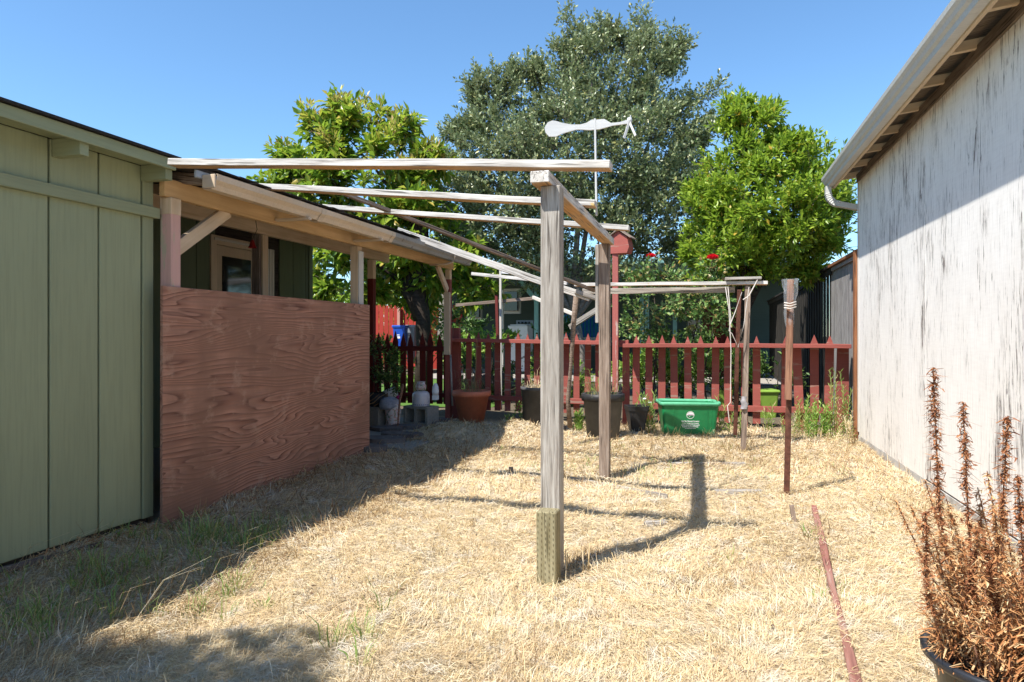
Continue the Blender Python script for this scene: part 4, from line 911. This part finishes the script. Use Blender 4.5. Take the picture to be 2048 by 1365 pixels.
tubes('long_stalk', [([c+Vector((.03, 0, .4)), c+Vector((.06, 0, .7)), c+Vector((.08, 0, 1.1)), c+Vector((.02, 0, 1.25))], [.006, .005, .004, .003])], BSTRAW, tp)
def can(px, pyb, D, r, H, label, name, tap=.8, mat=GREYP, rim=True, lip=.045, sides=36):
    c = W(px, pyb, D); c.z = 0; o = thing(name, label, 'tub', c)
    prof = [(r*tap, 0), (r*.97, H-lip), (r*1.02, H-lip), (r*1.04, H-.005), (r*.99, H), (r*.95, H-.01), (r*.93, H-lip-.03), (r*.9, H-.1)]
    lathe('tub', prof, c, mat, o, n=sides); soil(o, c+Vector((0, 0, H-.07)), r*.93); return o, c
o, c = can(1082, 862, 8.45, .245, .56, 'grey black plastic tub filled with dead straw left of the near post', 'plant_tub', .92)
potgrass(o, c+Vector((0, 0, .50)), 260, .16, STRAW, 'dead_straw', .2); potgrass(o, c+Vector((0, 0, .5)), 30, .4, BSTRAW)
o, c = can(1206, 878, 7.9, .232, .525, 'black plastic tub with green grass sprouting behind the second pergola post', 'plant_tub', .78, lip=.075)
potgrass(o, c+Vector((0, 0, .46)), 70, .45, GGRASS, 'grass', .18); potgrass(o, c+Vector((0, 0, .46)), 50, .3, BSTRAW, 'dry_grass', .2)
lathe('rim_ring', [(.247, .44), (.25, .52), (.238, .523), (.24, .44)], c, BLACK, o, n=36)
def taper(name, c, w0, d0, w1, d1, H, th, mat, parent, yaw, ribs=0):
    """open rectangular tub: outer and inner shell"""
    V = []; 
    for (w_, d_, z) in ((w0, d0, 0), (w1, d1, H), (w1-th*2, d1-th*2, H), (w0-th*2, d0-th*2, th)):
        rc = min(w_, d_)*.10
        for (sx, sy, a0) in ((1, -1, -90), (1, 1, 0), (-1, 1, 90), (-1, -1, 180)):
            for q in range(4):
                a = R(a0+30*q); V.append((sx*(w_/2-rc)+rc*math.cos(a), sy*(d_/2-rc)+rc*math.sin(a), z))
    n = 16; Fc = [tuple(range(n-1, -1, -1)), tuple(3*n+i for i in range(n))]
    for j in range(3):
        for i in range(n): Fc.append((j*n+i, j*n+(i+1) % n, (j+1)*n+(i+1) % n, (j+1)*n+i))
    return place(name, pymesh(name, V, Fc), Matrix.Translation(c) @ Matrix.Rotation(yaw, 4, 'Z'), parent, mat)
c = W(1273, 868, 8.35); c.z = 0; o = thing('small_pot', 'small square black nursery pot between the tub and the green crate', 'pot', c)
YC = math.atan2(SA, CA)
taper('pot', c, .15, .15, .25, .25, .33, .008, BLACK, o, YC+.1); taper('rim', c+Vector((0, 0, .28)), .25, .25, .262, .262, .055, .014, BLACK, o, YC+.1); lathe('soil', [(.09, .26), (0, .27)], c, ROOF, o, n=12)
# green recycling crate
gc = W(1375, 800, 8.33); gc.z = 0; GY = YC*.75
gb = thing('recycling_crate', 'green plastic recycling crate with white print standing on straw before the picket fence', 'crate', gc)
taper('body', gc, .60, .33, .68, .42, .385, .008, GRNB, gb, GY); 
# rolled rim
V = []; Fc = []; n = 16
for (w_, d_, z) in ((.67, .41, .352), (.71, .45, .355), (.72, .46, .385), (.70, .44, .398), (.665, .405, .392), (.66, .40, .37)):
    rc = .045
    for (sx, sy, a0) in ((1, -1, -90), (1, 1, 0), (-1, 1, 90), (-1, -1, 180)):
        for q in range(4): a = R(a0+30*q); V.append((sx*(w_/2-rc)+rc*math.cos(a), sy*(d_/2-rc)+rc*math.sin(a), z+.004*math.sin(3*sx*q+sy)))
for j in range(5):
    for i in range(n): Fc.append((j*n+i, j*n+(i+1) % n, (j+1)*n+(i+1) % n, (j+1)*n+i))
place('rim', pymesh('rim', V, Fc, True), Matrix.Translation(gc) @ Matrix.Rotation(GY, 4, 'Z'), gb, GRNI)
MB = Matrix.Translation(gc) @ Matrix.Rotation(GY, 4, 'Z')
slope = math.atan2(.045, .385)
MF = MB @ Matrix.Translation((0, -.165, 0)) @ Matrix.Rotation(R(90)+slope, 4, 'X') @ Matrix.Translation((0, 0, .0015))     # local x right, y up, z out of the front
for x in (-.20, .20, .245):
    me = boxmesh(.34, .012, .004, .001, name='rib'); place('rib', me, MF @ Matrix.Translation((x, .18, 0)) @ Matrix.Rotation(R(90), 4, 'Z'), gb, GRNB)
def text(s, x, y, size, parent, M, mat, name='lettering', wx_=1.0):
    cu = bpy.data.curves.new(name, 'FONT'); cu.body = s; cu.size = size; cu.align_x = 'CENTER'; cu.align_y = 'CENTER'; cu.offset = .0006; cu.extrude = .0004
    t = bpy.data.objects.new('tmp_text', cu); COL.objects.link(t); dg = bpy.context.evaluated_depsgraph_get(); dg.update()
    me = bpy.data.meshes.new_from_object(t.evaluated_get(dg)); me.name = name; bpy.data.objects.remove(t)
    me.materials.clear(); return place(name, me, M @ Matrix.Translation((x, y, 0)) @ Matrix.Diagonal((wx_, 1, 1, 1)), parent, mat)
text('East Bay Disposal Company', 0, .170, .020, gb, MF, PRINT, wx_=.93); text('A Waste Management Company', 0, .146, .015, gb, MF, PRINT); text('CANS, GLASS BOTTLES & JARS', 0, .122, .019, gb, MF, PRINT, wx_=.85); text('PLASTIC SODA BOTTLES', 0, .101, .019, gb, MF, PRINT, wx_=.9); text('NO HAZARDOUS WASTE', 0, .082, .011, gb, MF, PRINT)
ring = []; Fc = []; N_ = 28
for i in range(N_):
    a = 6.283*i/N_; ring += [(.046*math.cos(a), .046*math.sin(a), 0), (.041*math.cos(a), .041*math.sin(a), 0)]
for i in range(N_): j = (i+1) % N_; Fc.append((2*i, 2*j, 2*j+1, 2*i+1))
half = [(.041*math.cos(math.pi*i/16), .041*math.sin(math.pi*i/16)*1.0-.004, .0002) for i in range(17)]; o = len(ring); ring += half; Fc.append(tuple(range(o, o+17)))
o = len(ring); ring += [(-.012, -.022, .0003), (-.004, -.022, .0003), (-.004, -.014, .0003), (-.012, -.014, .0003)]; Fc.append((o, o+1, o+2, o+3))
place('emblem', pymesh('emblem', ring, Fc), MF @ Matrix.Translation((-.002, .245, 0)), gb, PRINT)
text('RECYCLE', 0, .249, .0155, gb, MF @ Matrix.Translation((0, 0, .0008)), plain('pinkish_print', (.5, .35, .5), .6))
lm = W(1530, 830, 9.9); lm.z = 0; lb = thing('lime_bin', 'lime green lidded bin standing behind the right picket fence', 'bin', lm)
taper('body', lm, .24, .24, .30, .30, .36, .01, LIME, lb, YC); place('lid', boxmesh(.34, .34, .05, .02, name='lid'), Matrix.Translation(lm+Vector((0, 0, .385))) @ Matrix.Rotation(YC, 4, 'Z'), lb, LIME)
lm = W(1443, 830, 9.9); lm.z = 0; lb = thing('lime_pot', 'lime green square pot behind the pickets right of the green crate', 'pot', lm); taper('body', lm, .2, .2, .26, .26, .4, .01, LIME, lb, YC)

# white tank, its painted pot and cinder block
blk = W(842, 850, 8.95); blk.z = .03
cb = thing('cinder_block', 'grey concrete block with two hollow cores under the white canister', 'block', blk)
Mk = Matrix.Translation(blk) @ Matrix.Rotation(YC-.55, 4, 'Z'); bm = bmesh.new()
def addb(bm, lo, hi):
    r0 = bmesh.ops.create_cube(bm, size=1); lo, hi = Vector(lo), Vector(hi)
    for v in r0['verts']: v.co = Vector(((v.co.x+.5)*(hi.x-lo.x)+lo.x, (v.co.y+.5)*(hi.y-lo.y)+lo.y, (v.co.z+.5)*(hi.z-lo.z)+lo.z))
for lo, hi in [((-.2, -.12, 0), (.2, .12, .03)), ((-.2, -.12, .21), (.2, .12, .24)), ((-.2, -.12, .0302), (-.165, .12, .2098)), ((.165, -.12, .0302), (.2, .12, .2098)), ((-.018, -.12, .0302), (.018, .12, .2098))]: addb(bm, lo, hi)
me = bpy.data.meshes.new('shell'); bm.to_mesh(me); bm.free(); place('shell', me, Mk, cb, CONC)
box('solid_face', (-.205, -.12, 0), (-.2002, .12, .24), CONC, None) if False else None
tk = blk+Vector((0, 0, .241)); CER = plain('white_ceramic', (.55, .52, .54), .35, var=.12, scale=6, spec=.5)
t_ = thing('white_canister', 'white domed canister with a blue dotted base line standing on the concrete block', 'canister', tk)
lathe('body', [(.112, 0), (.115, .008), (.115, .125), (.108, .16), (.085, .185), (.05, .195), (0, .197)], tk, CER, t_); BLP = plain('blue_glaze', (.05, .07, .25), .4)
for i in range(26):
    a = 6.283*i/26; place('dot', boxmesh(.014, .002, .010, 0, name='dot'), Matrix.Translation(tk) @ Matrix.Rotation(a, 4, 'Z') @ Matrix.Translation((0, -.1155, .02)), t_, BLP)
pp = tk+Vector((0, 0, .198)); t_ = thing('painted_pot', 'small painted floral ceramic pot on top of the white canister', 'pot', pp)
PAI, tt, bb = newmat('floral_painted_glaze'); nn = noise(tt, coords(tt, (1, 1, 1)), 28, 3); tt.links.new(ramp(tt, [(.42, (.55, .52, .5)), (.5, (.55, .52, .5)), (.53, (.5, .12, .10)), (.58, (.55, .5, .45)), (.62, (.10, .22, .12))], nn).outputs[0], bb.inputs['Base Color']); bb.inputs['Roughness'].default_value = .35
lathe('pot', [(.05, 0), (.066, .02), (.07, .06), (.058, .085), (.052, .09), (.056, .118), (.048, .118), (.045, .09), (.0, .085)], pp, PAI, t_)
c = W(786, 852, 8.75); c.z = .03; t_ = thing('painted_urn', 'painted white flower urn with pink blossoms on the patio floor beside the cane', 'urn', c)
lathe('urn', [(.085, 0), (.10, .01), (.085, .05), (.10, .13), (.105, .20), (.085, .26), (.095, .285), (.085, .285), (.075, .26), (0, .25)], c, PAI, t_)
lathe('cloth', [(.12, .20), (.135, .25), (.12, .31), (.07, .345), (0, .355)], c+Vector((-.05, 0, .02)), plain('striped_white_cloth', (.4, .42, .48), .9, var=.5, scale=14), t_, n=20)
lathe('blossom', [(0, -.03), (.03, -.01), (.03, .015), (0, .03)], W(797, 795, 8.7), plain('magenta_blossom', (.4, .03, .15), .7), t_, n=10)
CANE = wood('cane_wood', (.34, .19, .12), (.24, .12, .075), (.12, .06, .04))
tube('walking_cane', [W(795, 858, 8.45), W(797, 830, 8.5), W(800, 800, 8.55), W(803, 785, 8.58), W(805, 772, 8.6), W(805, 768, 8.6)], [.008, .011, .014, .017, .021, .014], CANE, n=10, label='knobbly brown walking cane leaning upright in front of the painted urn', category='cane')
c = W(752, 852, 8.9); c.z = .03; o = thing('block', 'plain grey concrete block beside the right edge of the plywood sheet', 'block', c); place('block', boxmesh(.42, .22, .24, .006, name='block'), Matrix.Translation(c+Vector((-.05, 0, .12))) @ Matrix.Rotation(-.3, 4, 'Z'), o, CONC)
b = c+Vector((.0, 0, .242)); o = thing('dark_planter', 'dark round planter wrapped with dry vines on the plain block', 'planter', b); lathe('bowl', [(.09, 0), (.14, .06), (.14, .13), (.11, .17), (.10, .17), (.12, .12), (0, .1)], b, BLACK, o)
tubes('dry_vines', [([b+Vector((.15*math.cos(a+q*.5), .15*math.sin(a+q*.5), .02+.05*q+random.uniform(-.02, .02))) for q in range(4)], .006) for a in [i*.5 for i in range(12)]], BSTRAW, o, kind='stuff')
c = W(770, 792, 9.05); o = thing('paint_tin', 'white tin lying on its side behind the dark planter', 'tin', c); place('tin', lathe('t', [(0, 0), (.07, 0), (.07, .16), (0, .16)], (0, 0, 0), PRINT).data, Matrix.Translation(c) @ Matrix.Rotation(1.2, 4, 'Y'), o, PRINT); bpy.data.objects.remove(bpy.data.objects['t'])
c = W(871, 800, 9.0); o = thing('white_lantern', 'small white lantern standing against the left picket fence', 'lantern', c); box('base', c+Vector((-.035, -.035, 0)), c+Vector((.035, .035, .06)), PRINT, o); lathe('dome', [(.04, 0), (.045, .05), (.04, .11), (.02, .15), (0, .16)], c+Vector((0, 0, .062)), PRINT, o, n=14)
# flat stones at the patio edge
for i, (a, b_, rx, ry) in enumerate([(775, 866, .22, .14), (812, 862, .2, .13), (800, 878, .26, .15), (765, 888, .25, .16), (850, 853, .2, .12), (880, 847, .16, .1), (735, 905, .2, .14)]):
    c = G(a, b_); n = 11; ph = random.random()*6; poly = [(rx*(1+.15*math.sin(3*6.283*q/n+ph))*math.cos(6.283*q/n), ry*(1+.12*math.sin(2*6.283*q/n+ph))*math.sin(6.283*q/n)) for q in range(n)]
    prism('paving_stone', poly, .055, Matrix.Translation(c+Vector((0, 0, .045))) @ Matrix.Rotation(R(90), 4, 'X'), STONE,
          label=['flat grey paving stone by the painted urn', 'flat stone in front of the concrete block', 'broad flat stone nearest the straw mound', 'flat stone at the corner of the plywood sheet', 'flat stone right of the concrete block', 'small flat stone beside the terracotta pot', 'flat stone half under the plywood edge'][i], cat='stone')

# ------------------------------------------------------------ yard timbers, stakes, pipe
po = thing('steel_post', 'slender rust red angle post with plastic wrapped over its top at the right', 'post', G(1573, 993))
b0 = G(1573, 995); b0.z = -.02; t0 = W(1581, 650, 5.04)
bar('upright', b0, t0, .042, .006, RUST, po, up=(0, 1, 0)); bar('upright', b0+Vector((.018, .018, 0)), t0+Vector((.018, .018, 0)), .006, .04, CANE, po, up=(0, 1, 0)); bar('upright', W(1576, 800, 5.0), W(1581, 560, 5.0), .046, .04, CANE, po)
PLS, tt, bb = newmat('cloudy_plastic'); bb.inputs['Base Color'].default_value = (.62, .66, .70, 1); bb.inputs['Roughness'].default_value = .18; bb.inputs['Specular IOR Level'].default_value = .6; bb.inputs['Alpha'].default_value = .14
V = []; Fc = []; rr = random.Random(5); prof = [(558, .052), (572, .050), (588, .044), (603, .036), (612, .026), (625, .034), (645, .030), (662, .02)]
for j, (yp, r) in enumerate(prof):
    c = W(1580-.1*j, yp, 5.0)
    for i in range(14): a = 6.283*i/14; q = r*(1+.22*math.sin(3*a+j)+rr.uniform(-.1, .1)); V.append(c+Vector((q*math.cos(a), q*.7*math.sin(a), rr.uniform(-.004, .004))))
for j in range(len(prof)-1):
    for i in range(14): Fc.append((j*14+i, j*14+(i+1) % 14, (j+1)*14+(i+1) % 14, (j+1)*14+i))
place('plastic_wrap', pymesh('plastic_wrap', V, Fc), None, po, PLS)
for yp in (606, 611, 616): tube('tie', [W(1568, yp, 4.96), W(1580, yp+2, 4.94), W(1592, yp-2, 4.96)], .006, TWINE, po, n=6)
EDGW = paint('red_worn_edging', (.24, .10, .08), (.25, .20, .17), .44, .8, (.15, 1, 1), 16, .3)
pts = [G(1628, 1022), G(1648, 1110), G(1665, 1190), G(1688, 1280), G(1716, 1400), G(1790, 1640)]; V = []; Fc = []
for i, p in enumerate(pts):
    t = (pts[min(i+1, 5)]-pts[max(i-1, 0)]).normalized(); s = Vector((t.y, -t.x, 0)).normalized()*(.016+.004*math.sin(i*2))
    V += [p-s+Vector((0, 0, -.05)), p-s+Vector((0, 0, .04)), p+s+Vector((0, 0, .04)), p+s+Vector((0, 0, -.05))]
for i in range(5):
    for k in range(4): Fc.append((i*4+k, i*4+(k+1) % 4, (i+1)*4+(k+1) % 4, (i+1)*4+k))
Fc += [(0, 1, 2, 3), (23, 22, 21, 20)]
me = pymesh('edging_board', V, Fc); bm = bmesh.new(); bm.from_mesh(me); bmesh.ops.recalc_face_normals(bm, faces=bm.faces); bmesh.ops.bevel(bm, geom=[e for e in bm.edges if e.calc_face_angle(0) > .6], offset=.004, segments=1, affect='EDGES'); bm.to_mesh(me); bm.free()
ME = frame(pts[0], pts[5]); me.transform(ME.inverted()); me.update()
EDGW = wood('red_grey_old_timber', (.34, .25, .21), (.27, .13, .10), (.14, .06, .05), under=None, gscale=30, crack=.3, stain=(.25, .075, .06))
place('edging_board', me, ME, None, EDGW, label='long worn red edging board half sunk in straw at the right', category='edging')
bar('stake', G(1591, 1050)+Vector((0, 0, -.03)), W(1583, 1010, 4.33), .028, .022, BRNW, label='short brown wooden stake sticking out of straw left of the red edging board', category='stake')
bar('stake', G(1022, 950)+Vector((0, 0, -.03)), W(1022, 934, 5.87), .035, .03, BRNW, label='short stub stake at the end of the thin grey edging board', category='stake')
a, b = G(1026, 947), G(1100, 953)
for i, (pa, pb, lab) in enumerate([((1026, 947), (1092, 954), 'short grey edging board left of the near pergola post'), ((1135, 958), (1335, 995), 'long thin grey edging board right of the near pergola post'), ((1430, 986), (1524, 986), 'grey weathered timber offcut lying in straw near the steel post'), ((1340, 930), (1490, 930), 'thin grey batten lying in straw left of the far pergola post')]):
    a, b = G(*pa), G(*pb); bar('edging_strip', a+Vector((0, 0, -.008)), b+Vector((0, 0, -.008)), .018 if i < 2 else .06, .06, GREYW, up=(0, 0, 1), label=lab, category='board')
bar('rubber_scrap', G(1290, 1052)+Vector((0, 0, .012)), G(1335, 1050)+Vector((0, 0, .012)), .06, .03, GREYW, bev=.01, label='small grey wood scrap in the shadow right of the near post', category='wood')

# ------------------------------------------------------------ weeds and the dead potted plant
WEED = leafmat('weed_leaf', [(0, (.14, .24, .05)), (.5, (.24, .36, .08)), (.85, (.40, .42, .16)), (1, (.5, .36, .18))], .5, .35)
def weed(px, pyb, D, H, n, label, mat=WEED, L=.07, wd=.011, stems=3, flower=False, grp='tall weeds along the picket fence'):
    c = W(px, pyb, D); c.z = 0; c.x = min(c.x, 1.58); o = thing('tall_weed', label, 'weed', c, grp); st_ = []; P = []; Dd = []
    for s in range(stems):
        h = H*random.uniform(.6, 1); lean = Vector((random.gauss(0, .10), random.gauss(0, .08), 0))*h; b = c+Vector((random.gauss(0, .04), random.gauss(0, .03), 0))
        pts = [b, b+lean*.3+Vector((0, 0, h*.5)), b+lean+Vector((0, 0, h))]; st_.append((pts, [.005, .004, .002]))
        for q in range(n):
            t = .12+.88*q/n; p = pts[0].lerp(pts[1], t*2) if t < .5 else pts[1].lerp(pts[2], t*2-1); a = q*2.4+s; P.append(p); Dd.append((math.cos(a), math.sin(a), .5+t*1.2))
    P = np.array([tuple(p) for p in P]); V, Fc = leaves(P, np.array(Dd), L*(.6+.7*rng.random(len(P))), wd); leafobj('leaves', V, Fc, mat, o, kind='stuff'); [tube('stem', a_, b_, mat, o, n=4) for a_, b_ in st_]
    if flower:
        for s in st_[:2]: lathe('flower', [(0, 0), (.022, .008), (.02, .02), (0, .024)], s[0][2], PRINT, o, n=8)
weed(1608, 860, 8.2, .62, 26, 'tall pale weed left of the wide red fence board'); weed(1665, 862, 8.1, .85, 34, 'tallest pale weed in front of the wide red fence board'); weed(1690, 862, 8.15, .78, 34, 'tall weed beside the corner of the white building')
weed(1625, 868, 8.0, .45, 24, 'bushy green weed low in front of the slanted pickets', LGR, .05, .02, 7); weed(1650, 866, 8.0, .40, 24, 'second bushy green weed below the wide red board', LGR, .05, .02, 7)
weed(1530, 862, 8.3, .38, 20, 'small green weed below the lime green bin', WEED, .08); weed(1450, 866, 8.2, .50, 24, 'weed right of the green crate', WEED, .07); weed(1300, 858, 8.35, .52, 26, 'weed with white flowers left of the green crate', WEED, .08, .014, 5, True)
weed(1288, 862, 8.5, .5, 24, 'leafy weed between small black pot and crate', LGR, .08, .014, 5); weed(1033, 850, 8.7, .40, 16, 'thin green weed left of the straw filled tub', LGR, .05, .02, 3); weed(1012, 855, 8.7, .22, 14, 'low green weed beside the straw mound', LGR, .05, .02, 4)
weed(1157, 852, 8.3, .28, 30, 'bushy weed between the two pergola posts', LGR, .06, .015, 9); weed(1480, 866, 8.0, .35, 18, 'small weed behind the far pergola post', WEED, .06); weed(1565, 868, 8.1, .3, 16, 'short weed behind the steel post', WEED, .06)
weed(1140, 1138, 3.42, .17, 8, 'tiny dry weed at the foot of the near post', STRAW, .02, .003, 4, grp=None); weed(1705, 880, 7.4, .4, 18, 'dry weed at the far end of the white wall', STRAW, .06, .008, 4); weed(1590, 862, 8.35, .35, 18, 'weed under the right picket fence rail', WEED, .06)
P = []; Dd = []
for k in range(60):
    c = W(random.uniform(1585, 1722), 868, random.uniform(7.6, 8.6)); c.z = 0; c.x = min(c.x, 1.6); h = random.uniform(.15, .5); ln = Vector((random.gauss(0, .06), random.gauss(0, .06), h))
    for q in range(22): P.append(tuple(c+ln*(q/22))); Dd.append((math.cos(q*2.4), math.sin(q*2.4), .5+q/22))
P = np.array(P); n_ = len(P)*2//3//22*22
V, Fc = leaves(P[:n_], np.array(Dd)[:n_], .05, .009); leafobj('weed_clump', V, Fc, WEED, label='dense clump of pale green weeds at the right end of the picket fence', category='weeds', kind='stuff')
V, Fc = leaves(P[n_:], np.array(Dd)[n_:], .045, .007); leafobj('dry_weed_clump', V, Fc, STRAW, label='dry straw coloured weeds mixed in beside the corner of the white building', category='weeds', kind='stuff')
# dead plant in a black pot, near right corner
pc = W(2035, 1312, 1.98); pz = pc.z-.0; R_ = .232
dp = thing('potted_dead_plant', 'tall dead russet brown plant in a round black pot at the lower right corner', 'potted plant', (pc.x, pc.y, 0))
b = Vector((pc.x, pc.y, 0)); H = pz
lathe('pot', [(R_*.72, 0), (R_*.93, H-.035), (R_*1.0, H-.033), (R_*1.05, H-.02), (R_*1.05, H-.004), (R_*1.0, H), (R_*.95, H-.006), (R_*.9, H-.05)], b, plain('black_pot', (.022, .024, .03), .35, var=.3, spec=.5), dp, n=64)
lathe('soil', [(R_*.93, H-.04), (0, H-.02)], b, ROOF, dp, n=24)
DEAD = leafmat('dead_russet_leaf', [(0, (.30, .12, .05)), (.4, (.46, .22, .09)), (.75, (.58, .34, .16)), (1, (.68, .54, .32))], .75, .25, .15)
DRED = leafmat('dead_dark_leaf', [(0, (.16, .06, .03)), (.5, (.30, .12, .055)), (1, (.46, .22, .10))], .75, .2, .15)
rr = random.Random(12); st_ = []; P = []; Dd = []; P2 = []; D2 = []
tops = [(1866, 735, 1.94, 1), (1926, 805, 1.96, 1), (2016, 832, 1.9, 1), (1974, 942, 1.95, 0), (1790, 1000, 2.0, 0), (1820, 1010, 2.0, 0), (2035, 950, 1.85, 1), (1850, 960, 2.1, 0), (1955, 975, 2.05, 0), (1900, 1010, 1.9, 0), (1985, 1010, 1.85, 0), (2045, 1000, 2.0, 0), (1880, 1060, 1.85, 0)]
for k in range(48): tops.append((rr.uniform(1850, 2150), rr.uniform(960, 1180)+abs(rr.gauss(0, 30)), rr.uniform(1.8, 2.15), rr.random() < .25))
for (tx, ty, tD, dk) in tops:
    t = W(tx, ty, tD); a = rr.random()*6.28; q = R_*.7*rr.random()**.5; s0 = b+Vector((q*math.cos(a)+.0, q*math.sin(a), H-.03)); s0 = s0.lerp(Vector((t.x, t.y, s0.z)), .45); q_ = (s0-b); q_.z = 0; s0 = s0 if q_.length < R_*.9 else b+q_.normalized()*R_*.88+Vector((0, 0, H-.03))
    m = s0.lerp(t, .55)+Vector((rr.gauss(0, .015), rr.gauss(0, .015), 0)); st_.append(([s0, m, t], [.0035, .0028, .0012]))
    L = (t-s0).length; n = int(L*520)
    for i in range(n):
        f = rr.random()**.8; p = (s0.lerp(m, f/.55) if f < .55 else m.lerp(t, (f-.55)/.45)); a = rr.random()*6.28
        (P2 if (dk and f > .35) else P).append(tuple(p)); (D2 if (dk and f > .35) else Dd).append((math.cos(a), math.sin(a), rr.uniform(-1.6, .5)))
tubes('stalks', st_, CANE, dp, kind='stuff')
def curls(name, P, Dd, L, wd, mat, parent):
    P = np.array(P); n = len(P); V, Fc = ribbons(P, np.array(Dd)*[1, 1, 0]+1e-3, L*(.4+.9*rng.random(n)), wd*(.5+rng.random(n)), -L*rng.random(n)*1.1, .35*L*rng.random(n)); leafobj(name, V, Fc, mat, parent, kind='stuff')
curls('dead_leaves', P, Dd, .014, .0048, DEAD, dp); curls('dark_dead_leaves', P2+P2, D2+[(a_[1], -a_[0], a_[2]) for a_ in D2], .015, .0055, DRED, dp)
for _ in range(1):
    n = 2600; a = rng.random(n)*6.28; q = R_*.95*rng.random(n)**.5; PP = np.stack([b.x+q*np.cos(a), b.y+q*np.sin(a), H-.02+.17*rng.random(n)**1.6], 1)
    V, Fc = ribbons(PP, np.stack([np.cos(a*3), np.sin(a*5), 0*a], 1), .02+.05*rng.random(n), .003+.003*rng.random(n), rng.normal(.005, .02, n), .008+.01*rng.random(n)); leafobj('leaf_litter', V, Fc, DEAD, dp, kind='stuff')
P = []; L_ = []
for k in range(9):
    t = W(rr.uniform(1830, 1960), rr.uniform(1090, 1180), rr.uniform(1.85, 2.05)); L_.append(([b+Vector((rr.uniform(-.1, .1), rr.uniform(-.1, .1), H-.02)), t], [.002, .001]))
tubes('bare_stalks', L_, STRAW, dp, kind='stuff')

n = 2600; x_ = -3.40+np.abs(rng.normal(0, .10, n)); y_ = .8+5.6*rng.random(n); x_ = np.where(y_ > 3.5, x_+.11, x_)
V, Fc = ribbons(np.stack([x_, y_, gh(x_, y_)+.004+.015*rng.random(n)], 1), np.stack([np.cos(x_*900), np.sin(x_*900), 0*x_], 1), .02+.05*rng.random(n), .003+.004*rng.random(n), rng.normal(.004, .008, n), .004+.01*rng.random(n))
leafobj('leaf_litter', V, Fc, DEAD, label='brown leaf litter gathered along the foot of the green shed and plywood sheet', category='leaf litter', kind='stuff')

MLCH = leafmat('bark_mulch', [(0, (.10, .06, .04)), (.6, (.22, .15, .10)), (1, (.34, .26, .19))], .9, .05, .1)
n = 1500; x_, y_, D_ = sample_wedge(n, 1.8, 8.8, 1.3, -.75, .7); ok = (x_ > -3.3) & (x_ < 1.6); x_, y_ = x_[ok], y_[ok]; cl = np.sin(x_*3.1+1)*np.sin(y_*2.7)+.5*np.sin(7*x_-5*y_); ok = cl > .35; x_, y_ = x_[ok], y_[ok]; n = len(x_)
V, Fc = leaves(np.stack([x_, y_, gh(x_, y_)+.012], 1), np.stack([np.cos(x_*700), np.sin(x_*700), 0*x_+.1], 1), .02+.04*rng.random(n), .008+.01*rng.random(n), cup=.3, jit=.25)
leafobj('debris', V, Fc, MLCH, label='small dark bark flakes and dead leaves scattered in the straw', category='debris', kind='stuff')
